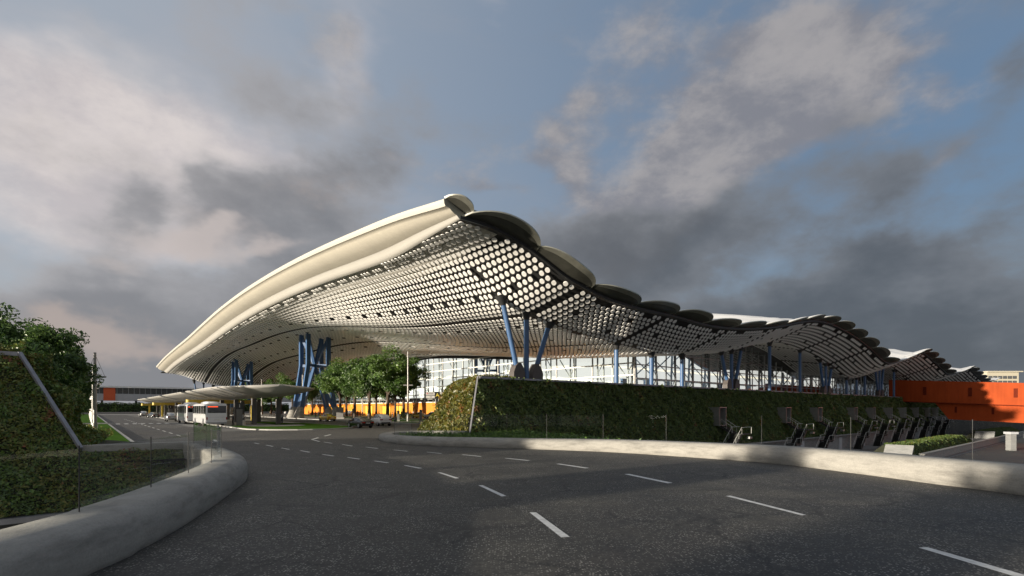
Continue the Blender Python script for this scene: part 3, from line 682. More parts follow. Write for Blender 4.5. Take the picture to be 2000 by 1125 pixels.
def idx_near(path, ys, x=None): return [min(range(len(path)), key=lambda i: abs(path[i][1]-y)) for y in ys]
railing(rpath, 1, 0.86, 2.22, idx_near(rpath, (3, 8.2, 12.6, 16.9, 21.0, 24.9, 28.3, 30.6, 32.0, 33.0, 34.4, 36.6, 39.6)), 'glass railing with thin dark posts standing on the sunlit curved parapet')
railing(lpath, -1, 0.82, 1.95, idx_near(lpath, (3.5, 6.2, 8.8, 12.0, 14.7, 17.2, 19.2, 21.2, 23.6, 26.5)), 'glass railing with thin dark posts standing on the shaded parapet by the bank')

# ------------------------------------------------------------------ planted walls
def leaves_on(name, parent, patches, density, size, m, seed, depth=0.22, spread=0.7):
    """patches: bilinear quads in (u, v, z) with the outward normal"""
    g = np.random.default_rng(seed); PP, NN = [], []
    for q in patches:
        A, B, C_, D = [np.array(p, float) for p in q]; area = np.linalg.norm(np.cross(B-A, D-A))/2+np.linalg.norm(np.cross(B-C_, D-C_))/2
        n = int(area*density); s, t = g.random((n, 1)), g.random((n, 1))
        P = (A*(1-s)+B*s)*(1-t)+(D*(1-s)+C_*s)*t
        nn = np.cross(B-A, D-A); nn /= np.linalg.norm(nn)
        f = np.sin(P[:, :1]*1.7+P[:, 2:]*1.3+P[:, 1:2]*1.1)+np.sin(P[:, :1]*0.9-P[:, 2:]*2.1+2)+0.7*np.sin(P[:, :1]*3.7+P[:, 2:]*4.3)
        f = f+0.6*np.sin(P[:, :1]*0.45+P[:, 2:]*0.6+P[:, 1:2]*0.3); h = (0.08+depth*(0.55+0.34*f)).clip(0.03)*g.beta(2.2, 1.2, (n, 1))
        PP.append(P+nn*h); NN.append(np.tile(nn+np.array([0, 0, 0.35]), (n, 1)))
    V = leaf_quads(np.concatenate(PP), np.concatenate(NN), size, spread, seed)
    return np_mesh(name, V, 4, m, parent)
# long green wall below the terminal
gw = thing('green_wall', 'long dark plant covered retaining wall under the terminal columns', 'green wall', uv=(112, 40, -3.1))
def uw(z): return 28.1+2.4*z/5.7
ft, fb = 42.25, 39.3
A0, A1 = (uw(-3.1), fb, -3.1), (256, fb, -3.1); T0, T1 = (uw(5.7), ft, 5.7), (214, ft, 5.7)
B0, B1 = (uw(-3.1)+0.3, 49.8, -3.1), (256, 52, -3.1); S0, S1 = (uw(5.7)+0.4, 47.6, 5.3), (214, 48.6, 5.7)
mb = MB(); mb.add([A0, A1, T1, T0, B0, B1, S1, S0], [(0, 1, 2, 3), (1, 5, 6, 2), (4, 0, 3, 7), (3, 2, 6, 7), (5, 4, 7, 6)], False); mb.build('wall_body', M['soil'], gw)
leaves_on('wall_plants', gw, [[A0, (112, fb, -3.1), (110, ft, 5.7), T0]], 130, 0.27, M['leaf_wall'], 3, 0.42)
leaves_on('wall_plants', gw, [[(112, fb, -3.1), A1, T1, (110, ft, 5.7)], [A1, B1, S1, T1]], 40, 0.42, M['leaf_wall'], 4, 0.42)
leaves_on('wall_plants', gw, [[T0, (60, ft, 5.7), (60, 42.4, 5.7), (T0[0], 42.5, 5.7)]], 10, 0.25, M['leaf_wall'], 5, 0.1)
SE = (S0[0], 47.6, 5.3); e1 = [(uw(-0.2)-0.2, 49.2, -0.2), (uw(-0.2), fb+1.0, -0.2), T0, SE]
leaves_on('end_shrubs', gw, [e1, [T0, (36, ft+0.3, 5.5), (36, 47.6, 5.3), SE]], 170, 0.30, M['leaf_bush'], 6, 0.42, 1.0)
leaves_on('end_shrubs', gw, [[(uw(-0.2)-0.2, 49.2, -0.2), SE, (44, 47.6, 5.3), (44, 50, 0)][::-1]], 80, 0.30, M['leaf_bush'], 7, 0.4, 1.0)
mb = MB(); mb.bar((T0[0]+0.2, ft-0.1, 5.72), (212, ft-0.1, 5.72), 0.55, 0.20); mb.build('coping', M['coping'], gw)
mb = MB(); cA, cT = Vector((uw(-0.4), fb+0.85, -0.4)), Vector((T0[0], ft, 5.75)); nn = Vector((-0.45, -0.9, 0.3)).normalized()*0.34
mb.bar(cA+nn*1.0, cT+nn*0.75, 0.15, 0.10); mb.build('corner_strip', M['coping'], gw)
mb = MB(); mb.box((128, 39.75, -4.65), (200, 0.5, 3.1)); mb.box((128, 39.2, -3.15), (200, 0.9, 0.22)); mb.build('base_wall', M['concrete_grey'], gw)
pl = leaves_on('bed_plants', None, [], 1, 1, M['leaf_wall'], 1) if False else None
bed = [(-10.2, 45.2), (-8.0, 40.0), (-3.6, 36.0), (1.5, 34.5), (4.5, 33.3), (9.3, 31.3), (7.0, 40.0), (1.0, 52.0), (-4.0, 48.2), (-7.5, 48.4), (-9.6, 47.4)]
mb = MB(); mb.add([(x, y, 0.12) for x, y in bed], [tuple(range(len(bed)))], False)
bo = mb.build('ground_cover', M['soil']); tag(bo, 'low dark ground cover in the bed inside the parapet tip', 'ground cover', kind='stuff')
g = np.random.default_rng(21); pts = []
def inside(x, y, poly):
    c = False
    for i in range(len(poly)):
        (x1, y1), (x2, y2) = poly[i-1], poly[i]
        if (y1 > y) != (y2 > y) and x < (x2-x1)*(y-y1)/(y2-y1)+x1: c = not c
    return c
while len(pts) < 9000:
    x, y = g.uniform(-11, 10), g.uniform(31, 53)
    if inside(x, y, bed): pts.append((x, y, 0.12+abs(g.normal(0, 0.16))))
V = leaf_quads(np.array(pts), np.tile([0, 0, 1.0], (len(pts), 1)), 0.20, 0.8, 5)
o = np_mesh('bed_leaves', V, 4, M['leaf_tree'], bo)
# ------------------------------------------------------------------ escape stairs on the green wall
def zwall(z): return fb+(ft-fb)*(z+3.1)/8.8
def stair_proto():
    r = thing('escape_stair', '', 'stair', uv=None, group='escape stairs down the green wall')
    # local: x along the wall, y out of it (negative = towards the road), z from the lower pavement
    F = 6.2
    mb = MB(); x0, x1, y0, y1, z0, z1 = -0.95, 0.95, -2.1, 1.9, F+0.0, F+2.65; t = 0.09
    mb.box((x0, (y0+y1)/2, (z0+z1)/2), (t, y1-y0, z1-z0)); mb.box((x1, (y0+y1)/2, (z0+z1)/2), (t, y1-y0, z1-z0)); mb.box((0, (y0+y1)/2, z1+0.03), (x1-x0+t+0.1, y1-y0+0.1, 0.1)); mb.box((0, (y0+y1)/2, z0-0.03), (x1-x0+t, y1-y0, 0.1))
    mb.build('door_box', M['grey_metal'], r)
    mb = MB(); mb.box((0, 1.3, F+1.3), (1.7, 0.1, 2.5)); d = mb.build('door', M['totem'], r)
    fl, rail = MB(), MB()
    def flight(a, b, w, axis):
        a, b = Vector(a), Vector(b); n = max(3, int(abs(b.z-a.z)/0.18)); wv = Vector((0, w/2, 0)) if axis == 'x' else Vector((w/2, 0, 0))
        for k in range(n):
            p = a+(b-a)*((k+0.5)/n); fl.box(p, (0.34 if axis == 'x' else w, w if axis == 'x' else 0.34, 0.06))
        for s in (-1, 1):
            q = wv*s; fl.bar(a+q-Vector((0, 0, 0.08)), b+q-Vector((0, 0, 0.08)), 0.05, 0.24)
            for hgt in (0.95,): rail.tube(a+q+Vector((0, 0, hgt)), b+q+Vector((0, 0, hgt)), 0.024, 0.024, 6)
            m_ = max(2, int((b-a).length/1.1))
            for k in range(m_+1):
                p = a+(b-a)*(k/m_)+q; rail.tube(p, p+Vector((0, 0, 0.95)), 0.014, 0.014, 5)
        pan = [a-wv-Vector((0, 0, .3)), b-wv-Vector((0, 0, .3)), b+wv-Vector((0, 0, .3)), a+wv-Vector((0, 0, .3))]
        fl.add(pan+[p-Vector((0, 0, .05)) for p in pan], [(0, 1, 2, 3), (7, 6, 5, 4), (0, 4, 5, 1), (1, 5, 6, 2), (2, 6, 7, 3), (3, 7, 4, 0)], False)
    flight((0, -2.1, F), (0, -3.9, F-1.15), 1.3, 'y')
    def landing(c, d):
        fl.box((c[0], c[1], c[2]-0.08), (d[0], d[1], 0.16))
        for s in (-1, 1): rail.tube((c[0]-d[0]/2, c[1]+s*d[1]/2, c[2]+0.95), (c[0]+d[0]/2, c[1]+s*d[1]/2, c[2]+0.95), 0.024, 0.024, 6)
        rail.tube((c[0]+d[0]/2, c[1]-d[1]/2, c[2]), (c[0]+d[0]/2, c[1]-d[1]/2, c[2]+0.95), 0.025, 0.025, 5)
    landing((0.4, -4.7, F-1.15), (2.6, 1.8)); flight((-0.9, -4.7, F-1.15), (-3.6, -4.7, F-3.5), 1.5, 'x')
    landing((-4.3, -4.7, F-3.5), (2.4, 1.7)); flight((-5.1, -4.7, F-3.5), (-8.0, -4.7, F-6.05), 1.5, 'x')
    fl.mi = 0; fl.build('flight', M['steel_dark'], r); rail.build('handrail', M['white_metal'], r)
    mb = MB(); mb.box((0.9, -5.7, F-1.75), (0.8, 0.5, 0.3)); mb.build('support_bracket', M['grey_metal'], r)
    return r
sp = stair_proto()
names = ['first escape stair on the green wall, the one nearest the road', 'second escape stair from the near end of the green wall', 'third escape stair from the near end of the green wall', 'fourth escape stair along, beside a pale door panel', 'fifth escape stair along the green wall, before the bridge', 'sixth escape stair along the green wall, before the bridge', 'seventh escape stair along the green wall, before the bridge', 'eighth escape stair, just left of the sloping wall end', 'ninth escape stair, under the end of the red bridge', 'tenth and farthest escape stair, half under the red bridge']
for i, u in enumerate((74.2, 97.7, 112.6, 133.6, 146.6, 160.5, 173.4, 186.5, 200, 210.4)):
    place(sp, USED, W(u, 41.4, -6.2), ANG, names[i])
mb = MB()
for u in (88, 104, 124, 139, 153, 167, 180): mb.box((u, 39.42, -4.9), (1.5, 0.2, 2.5))
mb.build('pale_door', M['pale_panel'], gw)
sheet('pavement', [(20, 35.6), (232, 35.6), (232, 39.5), (20, 39.5)], -6.12, M['concrete_grey'])
sheet('path', [(20, 20.5), (260, 20.5), (260, 35.3), (20, 35.3)], -6.16, concrete('lower forecourt', (0.17, 0.155, 0.145), 0.15))
sheet('road', [(20, 2), (330, 2), (330, 20.2), (20, 20.2)], -6.17, M['asphalt'])
mb = MB(); mb.box((180, 21.6, -5.6), (150, 0.6, 1.3)); mb.box((180, 21.6, -4.92), (150, 0.8, 0.12)); o = mb.build('retaining_wall', M['paving'], uv=(180, 21.6, -6.2)); tag(o, 'low brownish retaining wall between the planted berms and the lower road', 'wall')
# planted berms on the lower level
def berm(u0, u1, label):
    r = thing('planted_berm', label, 'planter', uv=((u0+u1)/2, 27.5, -6.2))
    a = [(u0, 24.2, -6.2), (u1+4, 24.2, -6.2), (u1, 26.0, -4.3), (u0+1.5, 26.0, -4.3), (u0, 31, -6.2), (u1+4, 31, -6.2), (u1, 29.2, -4.3), (u0+1.5, 29.2, -4.3)]
    mb = MB(); mb.add(a, [(0, 1, 2, 3), (1, 5, 6, 2), (5, 4, 7, 6), (4, 0, 3, 7), (3, 2, 6, 7)], False); mb.build('soil_body', M['soil'], r)
    leaves_on('berm_plants', r, [[a[0], a[1], a[2], a[3]], [a[3], a[2], a[6], a[7]], [a[1], a[5], a[6], a[2]]], 34, 0.34, M['leaf_wall'], int(u0), 0.25)
    mb = MB(); mb.bar((u0-0.9, 26.4, -6.2), (u0+0.8, 26.4, -4.15), 4.2, 0.35); mb.build('end_block', M['concrete_grey'], r)
berm(112, 166, 'nearer low planted berm with a white slanted end block, below the bridge'); berm(198, 262, 'farther low planted berm on the lower level, behind the white slanted block')
t = thing('vent_shaft', 'grey square shaft with a white slab cap on the lower level', 'vent shaft', loc=(103.3, 106, -6.2)); OFF[t.name] = (103.3, 106, -6.2)
mb = MB(); mb.box((103.3, 106, -4.5), (1.15, 1.15, 3.4)); mb.build('shaft', M['concrete_grey'], t); mb = MB(); mb.box((103.3, 106, -2.55), (1.6, 1.6, 0.45)); mb.build('cap', M['pale_panel'], t)
mb = MB(); mb.bar((150, 150, -3.3), (175, 120, -3.3), 0.4, 1.5); mb.bar((150, 150, -5.2), (175, 120, -5.2), 0.25, 2.0); o = mb.build('barrier_wall', M['concrete_grey']); tag(o, 'white barrier wall on the lower road beyond the red bridge', 'barrier')
# ------------------------------------------------------------------ red bridge
rb = thing('red_bridge', 'orange red enclosed footbridge with narrow slot windows meeting the terminal', 'bridge', uv=(184, 20, 4))
def rbz(v, k): z0, sl = {'t': (10.85, .07), 'l': (4.7, .052), 'b': (0.2, .05)}[k]; return z0+(v-44.7)*sl
def slab(mb, u0, u1, v0, v1, lo, hi, dlo=0, dhi=0):
    p = [(u, v, rbz(v, kk)+dd) for kk, dd in ((lo, dlo), (hi, dhi)) for u, v in ((u0, v0), (u1, v0), (u1, v1), (u0, v1))]
    mb.add(p, [(0, 3, 2, 1), (4, 5, 6, 7), (0, 1, 5, 4), (1, 2, 6, 5), (2, 3, 7, 6), (3, 0, 4, 7)], False)
mb = MB()
for i in range(34):
    v1 = 45-i*2.6; slab(mb, 181.0, 188, v1-2.57, v1, 'l', 't')
slab(mb, 181.04, 187.9, -43, 44.98, 'l', 't', 0.05, -0.05); mb.build('upper_gallery', M['red'], rb)
mb = MB(); P = [(34.5, 'l', 0), (31.5, 'b', 0), (-43, 'b', 0), (-43, 'l', 0)]
pts = [(181.6, v, rbz(v, k)) for v, k, _ in P]+[(187.4, v, rbz(v, k)) for v, k, _ in P]
mb.add(pts, [(0, 1, 2, 3), (7, 6, 5, 4), (0, 4, 5, 1), (1, 5, 6, 2), (2, 6, 7, 3), (3, 7, 4, 0)], False); mb.build('lower_gallery', M['red'], rb)
mb = MB(); slab(mb, 180.8, 188.2, -43.1, 45.1, 'l', 'l', -0.16, 0.02); mb.build('ledge', M['red_dark'], rb)
for v in (36.6, 27.0, 18.3, 9, 0, -10): mb = MB(); z = rbz(v, 'l'); mb.box((180.96, v, z+3.1), (0.16, 0.75, 2.3)); mb.build('slot_window', M['red_dark'], rb)
for v in (30.0, 22.6, 14): mb = MB(); z = rbz(v, 'b'); mb.box((181.56, v, z+2.7), (0.16, 0.5, 1.6)); mb.build('slot_window', M['red_dark'], rb)
for v in (5, -30): mb = MB(); z = rbz(v, 'b'); mb.box((184.5, v, (z-6.2)/2), (4, 1.2, z+6.2)); mb.build('bridge_pier', M['concrete_grey'], rb)
# ------------------------------------------------------------------ sloped plant bank beside the road
bk = thing('plant_bank', 'steep plant covered bank with a sloping metal edge strip beside the road', 'plant bank', uv=(-12, 32, -2))
def bv(z): return 29.7+0.875*(z+2.0)
def bu(z): return -0.27-0.51*(z-0.5)
q = [(-60, bv(-2), -2), (5.0, bv(-2), -2), (5.0, bv(.42), .42), (bu(.5), bv(.5), .5), (bu(5.2), bv(5.2), 5.2), (-60, bv(5.2), 5.2)]
bq = [(-60, 44, -2), (5.0, 33, -2), (5.0, 33, .42), (bu(.5)+.3, 46, .5), (bu(5.2), 40, 5.2), (-60, 40, 5.2)]
mb = MB(); mb.add(q+bq, [(0, 1, 2, 3, 4, 5), (3, 9, 10, 4), (4, 10, 11, 5), (1, 7, 8, 2), (2, 8, 9, 3), (9, 6, 11, 10)], False); mb.build('bank_body', M['soil'], bk)
leaves_on('bank_plants', bk, [[(-30, bv(-2), -2), (5, bv(-2), -2), (5, bv(.4), .4), (-30, bv(.4), .4)], [(-30, bv(.4), .4), (bu(.4), bv(.4), .4), (bu(5.2), bv(5.2), 5.2), (-30, bv(5.2), 5.2)]], 420, 0.15, M['leaf_bank'], 31, 0.34, 0.8)
leaves_on('bank_plants', bk, [[q[3], (bu(.5)+.6, 47, 0.1), (bu(5.2), 40, 5.2), q[4]], [q[4], (bu(5.2), 40, 5.2), (-14, 40, 5.2), (-14, bv(5.2), 5.2)]], 260, 0.19, M['leaf_bank'], 32, 0.85, 0.9)
nn = Vector((0.15, -0.75, 0.66))*0.20
mb = MB(); mb.bar(Vector(q[3])+nn*1.5, Vector(q[4])+nn*1.5, 0.17, 0.12); mb.bar(Vector(q[4])+nn, Vector((-60, bv(5.2), 5.2))+nn, 0.24, 0.2); mb.build('edge_strip', M['coping'], bk)
mb = MB(); mb.bar((-60, 29.55, -2.05), (7, 29.55, -2.05), 0.55, 0.22); mb.build('base_coping', M['coping'], bk)
mb = MB(); mb.box((-26.5, 30.0, -4.2), (66, 0.5, 4.1))
for k in range(12): mb.box((-26.5, 29.72, -2.45-k*0.32), (66, 0.14, 0.14))
mb.build('louvre_wall', M['steel_dark'], bk)
mb = MB(); mb.bar((bu(.5)+0.1, 32.35, 0.62), (4.8, 32.2, 0.62), 0.75, 0.36); o = mb.build('retaining_ledge', M['concrete'], bk)
# ------------------------------------------------------------------ far buildings
cc = thing('concourse_building', 'long low grey concourse raised behind a hedge with one orange panel', 'concourse building', uv=(20, 286, 0))
mb = MB(); mb.box((10, 286, 7.35), (150, 11.6, 2.9)); mb.build('pale_wall', M['pale_panel'], cc)
mb = MB(); mb.box((10, 286, 10.1), (149.8, 11.4, 2.6))
for k in range(8): mb.box((10, 280.2, 9.0+k*0.32), (149.6, 0.16, 0.1))
mb.build('louvre_band', M['louvre'], cc)
mb = MB()
for k in range(75): mb.box((-64+k*2.0, 280.05, 9.0), (0.12, 0.2, 6.1))
mb.build('mullions', M['pale_panel'], cc)
mb = MB(); mb.box((10, 286, 11.75), (152, 14.4, 0.7)); mb.build('roof', M['roof_white'], cc)
mb = MB(); mb.box((7.4, 279.9, 8.95), (4.0, 0.5, 6.3)); mb.build('orange_panel', M['orange_red'], cc)
for u in range(-55, 80, 12): mb = MB(); mb.box((u, 286, 2.95), (0.8, 0.8, 5.9)); mb.build('column', M['concrete_grey'], cc)
hd = thing('hedge', 'tall clipped hedge in front of the raised concourse', 'hedge', uv=(20, 276, 0))
mb = MB(); mb.box((20, 277, 2.2), (120, 1.6, 4.3)); mb.build('hedge_core', M['soil'], hd)
leaves_on('hedge_leaves', hd, [[(-40, 276.1, 0.4), (80, 276.1, 0.4), (80, 276.1, 4.6), (-40, 276.1, 4.6)], [(-40, 276.1, 4.5), (80, 276.1, 4.5), (80, 278, 4.5), (-40, 278, 4.5)]], 9, 0.75, M['leaf_dark'], 8, 0.4)
mb = MB(); mb.box((20, 273.0, 0.45), (120, 0.5, 0.9)); o = mb.build('low_wall', M['paving'], uv=(20, 273, 0)); tag(o, 'low pale wall in front of the clipped hedge', 'wall')
fbd = thing('office_building', 'pale cream building with a window grid far beyond the terminal', 'building', loc=(374, 400, -6)); OFF[fbd.name] = (374, 400, -6)
mb = MB(); mb.box((374, 400, 12), (24, 20, 36)); mb.build('wall', M['building_cream'], fbd)
mb = MB()
for k in range(9):
    for j in range(6): mb.box((364.2+j*3.7, 389.9, 26-k*3.6), (2.9, 0.4, 2.2))
    for j in range(4): mb.box((361.9, 393+j*4.6, 26-k*3.6), (0.4, 3.4, 2.2))
mb.build('windows', M['louvre'], fbd)
mb = MB(); mb.box((375, 400, 30.4), (27, 22, 0.8)); mb.build('roof', M['building_cream'], fbd)
# ------------------------------------------------------------------ bus canopies
def canopy(v0, v1, label, ncol, tip):
    r = thing('bus_canopy', label, 'canopy', uv=(21, (v0+v1)/2, 0), group='canopies over the bus island')
    uc, hw = 21.2, 7.6; A, B = 26, 16; lo, hi = [], []
    for i in range(A+1):
        s = i/A; v = v0+(v1-v0)*s
        w = hw*(min(1, (1-(1-min(1, s/0.36))**2.4))**0.55 if tip else 1.0); w = max(w, 0.4)
        if s > 0.86: w *= 1-0.18*((s-0.86)/0.14)**2
        lift = 0.5*(1-min(1, s/0.3))**1.5 if tip else 0
        a, b = [], []
        for j in range(B+1):
            t = -1+2*j/B; z = 4.25+1.30*abs(t)**2.0*(w/hw)**0.5+lift*(0.9 if tip else 0)+(1.0 if w < 1 else 0)
            zt = 5.62+0.22*(1-t*t)+lift*0.35
            a.append((uc+w*t, v, min(z, zt-0.10))); b.append((uc+w*t, v, zt))
        lo.append(a); hi.append(b)
    mb = MB(); mb.grid(lo, True, flip=True); mb.grid(hi, True); mb.grid([[lo[i][0], hi[i][0]] for i in range(A+1)], True); mb.grid([[lo[i][B], hi[i][B]] for i in range(A+1)], True, flip=True)
    mb.grid([lo[0], hi[0]], False); mb.grid([lo[A], hi[A]], False, flip=True); mb.build('canopy_shell', M['canopy'], r, merge=True)
    for k in range(1, 8):
        v = v0+(v1-v0)*k/8; mb = MB(); mb.bar((uc-hw*0.96, v, 5.52), (uc-hw*0.55, v, 4.5), 0.05, 0.10); mb.build('soffit_joint', M['grey_metal'], r)
    for k in range(ncol):
        v = v0+(v1-v0)*(0.24+0.66*k/max(1, ncol-1))
        for du in (-1.6, 1.9):
            mb = MB(); mb.box((uc+du, v, 2.1), (0.62, 0.62, 4.0)); mb.build('column', M['totem'], r)
        if (tip and k == ncol-1) or (not tip and k == 1 and v0 > 120):
            mb = MB(); mb.box((uc-0.4, v+3.4, 3.82), (12.2, 0.9, 0.72)); mb.tube((uc-6.5, v+3.4, 3.46), (uc-6.5, v+3.4, 4.18), 0.46, 0.46, 14); mb.build('beam', M['yellow'], r)
            for du in (-4.6, 4.4):
                mb = MB(); mb.box((uc+du, v+3.4, 1.75), (0.42, 0.42, 3.4)); mb.build('yellow_post', M['yellow'], r)
    return r
canopy(76.5, 113, 'nearest pale hull shaped bus canopy with a pointed rounded tip', 3, True)
canopy(114, 150, 'second bus canopy behind the one with the rounded tip', 4, False)
canopy(151, 190, 'third bus canopy from the front with yellow beams', 3, False)
canopy(191, 228, 'farthest bus canopy, nearest the hedge', 3, False)
# ------------------------------------------------------------------ poles
def flag_mast():
    r = thing('flag_mast', '', 'mast', group='tall masts in a row on the lawn')
    mb = MB(); mb.tube((0, 0, 0.1), (0, 0, 9.0), 0.20, 0.13, 14); mb.tube((0, 0, 0.1), (0, 0, 0.9), 0.27, 0.27, 14); mb.build('pole', M['pole'], r)
    mb = MB(); mb.tube((-1.0, 0, 6.2), (1.15, 0, 6.2), 0.10, 0.10, 8); mb.tube((0, -0.9, 6.45), (0, 0.9, 6.45), 0.08, 0.08, 8); mb.build('cross_arm', M['pole'], r)
    mb = MB(); mb.tube((1.05, 0, 6.2), (0, 0, 8.8), 0.018, 0.018, 5); mb.tube((-0.9, 0, 6.2), (0, 0, 8.8), 0.018, 0.018, 5); mb.build('stay_wire', M['steel_dark'], r)
    return r
fm = flag_mast(); ords = ['nearest', 'second', 'third', 'fourth', 'fifth', 'sixth', 'seventh']
for i in range(7):
    place(fm, USED, W(0.7, 76+22.9*i, 0), R(8), f'{ords[i]} tall pale mast with cross arm in the lawn row' + (' by the road kerb' if i == 0 else ' counted from the front'))
def lamp_post():
    r = thing('lamp_post', '', 'lamp post', group='pale lamp posts on the plaza')
    mb = MB(); mb.tube((0, 0, 0.1), (0, 0, 13.2), 0.19, 0.12, 14); mb.tube((0, 0, 0.1), (0, 0, 1.2), 0.25, 0.25, 14); mb.build('pole', M['pole'], r)
    mb = MB(); mb.box((0, 0, 6.9), (1.75, 0.24, 0.2)); mb.build('cross_arm', M['pole'], r); return r
lpst = lamp_post()
for (x, y), l in (((-19.5, 96), 'tall lamp post with short cross arm right of the plaza trees'), (at(757, 158), 'far lamp post with sign arm behind the right hand trees'), (at(708, 165), 'slim lamp post rising behind the middle plaza trees'), (at(591, 150), 'slim lamp post beside the blue pylon'), (at(511, 190), 'slim lamp post between the two blue pylons'), (at(546, 200), 'farthest slim lamp post behind the nearest canopy')):
    place(lpst, USED, (x, y, 0), 0, l)
# ------------------------------------------------------------------ trees
def tree(name, label, loc, H, cr, ch, zc, nleaf, lsize, m, seed, group, clumps=46, parent=None):
    g = np.random.default_rng(seed); r = thing(name, label, 'tree', loc=loc, group=group)
    mb = MB(); h0 = zc-ch*0.55; mb.path([(0, 0, -0.1), (0.05, 0.02, h0*0.5), (0.0, 0.08, h0)], [cr*0.075, cr*0.055, cr*0.05], 10)
    cs = []
    for i in range(clumps):
        while True:
            p = g.uniform(-1, 1, 3); q = np.linalg.norm(p)
            if 0.35 < q < 1: break
        k = 1+0.16*math.sin(3*math.atan2(p[1], p[0])+seed)+0.12*g.normal()
        c = np.array([p[0]*cr*k*0.86, p[1]*cr*k*0.86, zc+p[2]*ch*k*0.86])
        if p[2] < -0.5: c[2] += ch*0.15
        cs.append((c, cr*g.uniform(0.17, 0.36)))
    for i in range(9):
        c = cs[i*4][0]; mid = np.array([c[0]*0.45, c[1]*0.45, h0+(c[2]-h0)*0.5]); mb.path([(0, 0.06, h0*g.uniform(0.7, 1.0)), tuple(mid), tuple(c)], [cr*0.034, cr*0.02, cr*0.008], 6)
    mb.build('trunk', M['bark'], r)
    P, Nn = [], []; per = nleaf//clumps
    for c, rad in cs:
        d = g.normal(0, 1, (per, 3)); d /= np.linalg.norm(d, axis=1, keepdims=True); rr = rad*g.random((per, 1))**0.42
        p = c+d*rr*np.array([1.15, 1.15, 0.72]); P.append(p); o = p-np.array([0, 0, zc]); Nn.append(d*0.6+o/np.linalg.norm(o, axis=1, keepdims=True)*0.5+np.array([0, 0, .35]))
    np_mesh('crown', leaf_quads(np.concatenate(P), np.concatenate(Nn), lsize, 0.75, seed), 4, m, r); return r
GP = 'round trees in rows on the plaza'
t0 = [tree('plaza_tree', 'x', (0, 0, 0), 13, 5.4, 4.6, 8.9, 17000, 0.40, M['leaf_tree'], s, GP) for s in (1, 2, 3)]
spots = [(664, 122, 1.0, 'leafy plaza tree nearest the blue pylon'), (693, 116, 1.02, 'second leafy plaza tree from the blue pylon'), (722, 108, .97, 'third leafy plaza tree, above the black sedan'), (757, 106, 1.08, 'fourth leafy plaza tree, above the white car'), (788, 120, 1.05, 'leafy plaza tree just left of the tall lamp post'), (677, 150, .95, 'plaza tree in the back row by the pylon'), (735, 152, 1.0, 'plaza tree in the back row behind the white car'), (772, 146, 1.0, 'plaza tree in the back row near the lamp post'),
         (571, 178, 1.0, 'distant plaza tree right of centre above the canopy roof'), (549, 186, 1.05, 'distant plaza tree between the two pylons above the canopy'), (530, 198, .92, 'distant plaza tree low above the canopy roof'), (512, 205, .85, 'small distant plaza tree near the far pylon'), (489, 212, .9, 'distant plaza tree right of the far pylon'), (470, 220, .85, 'distant plaza tree at the foot of the far pylon'), (610, 190, 1.0, 'distant plaza tree behind the near pylon')]
for i, (px, Y, s, l) in enumerate(spots):
    place(t0[i % 3], USED, (*at(px, Y), 0), 1.7*i, l, s)
sx_, sy_ = math.sin(SUN_AZ), math.cos(SUN_AZ)  # unseen trees added towards the sun, spaced to throw shade on road and parapet
for i, (q, s_, k) in enumerate([(13.2, 52, (.42, .42, .95)), (4.2, 50, (.30, .30, .9)), (-5.5, 52, (1, 1, 1)), (31.0, 55, (1, 1, 1)), (38.5, 60, (.9, .9, 1)), (20.6, 66, (.22, .22, .8))]):
    place(t0[i % 3], USED, (sy_*q+sx_*s_, -sx_*q+sy_*s_, -2.0), 2.1*i, 'unseen leafy tree added to shade the road and parapet', k)['group'] = 'unseen trees added to shade the road'
for i, (px, Y, H, cr, ch, zc, l) in enumerate([(42, 45, 11.2, 4.3, 4.1, 7.0, 'tall broad tree rising behind the plant bank'), (98, 50, 10.6, 3.8, 3.8, 5.4, 'tree leaning out right of the plant bank'), (92, 60, 9.6, 4.4, 3.4, 4.6, 'dark tree behind the bank, nearest the lawn'), (-40, 52, 11, 5, 4.6, 6.6, 'tree at the picture edge behind the plant bank'), (118, 78, 8, 4.2, 3.4, 3.8, 'low bushy tree at the back of the lawn')]):
    tree('bank_tree', l, (*at(px, Y), 0), H, cr, ch, zc, 26000, 0.30, M['leaf_dark'], 40+i, 'trees behind the plant bank', 60)
# ------------------------------------------------------------------ vehicles (local x forward, y left)
def loft(mb, st, mi_glass=None):
    """st: (x, half width, z bottom, z shoulder, roof half width, z roof)"""
    rings = []
    for x, hw, zb, zs, hr, zr in st:
        half = [(hw*0.86, zb), (hw*0.97, zb+0.14), (hw, (zb+zs)/2), (hw*0.985, zs-0.10), (hw*0.93, zs), (hr, max(zs+0.01, zr-0.07)), (hr*0.86, max(zs+0.02, zr-0.005)), (hr*0.4, max(zs+0.03, zr+0.02))]
        rings.append([(x, -a, b) for a, b in half]+[(x, a, b) for a, b in half[::-1]])
    mb.grid([r+[r[0]] for r in rings], True); n = len(rings[0])
    mb.add(rings[0], [tuple(range(n))], False); mb.add(rings[-1], [tuple(range(n))[::-1]], False)
    return rings
def wheel(r, x, y, rad, w):
    s = 1 if y > 0 else -1
    mb = MB(); mb.tube((x, y-w/2, rad), (x, y+w/2, rad), rad, rad, 20); o = mb.build('wheel', M['tyre'], r)
    mb = MB(); mb.tube((x, y+s*w*0.5, rad), (x, y+s*(w*0.5+0.012), rad), rad*0.68, rad*0.62, 16)
    for k in range(5):
        a = 2*math.pi*k/5; mb.bar((x, y+s*(w*.5+.02), rad), (x+rad*.6*math.cos(a), y+s*(w*.5+.02), rad+rad*.6*math.sin(a)), 0.05, 0.03)
    h = mb.build('rim', M['rim'], None); h.parent = o
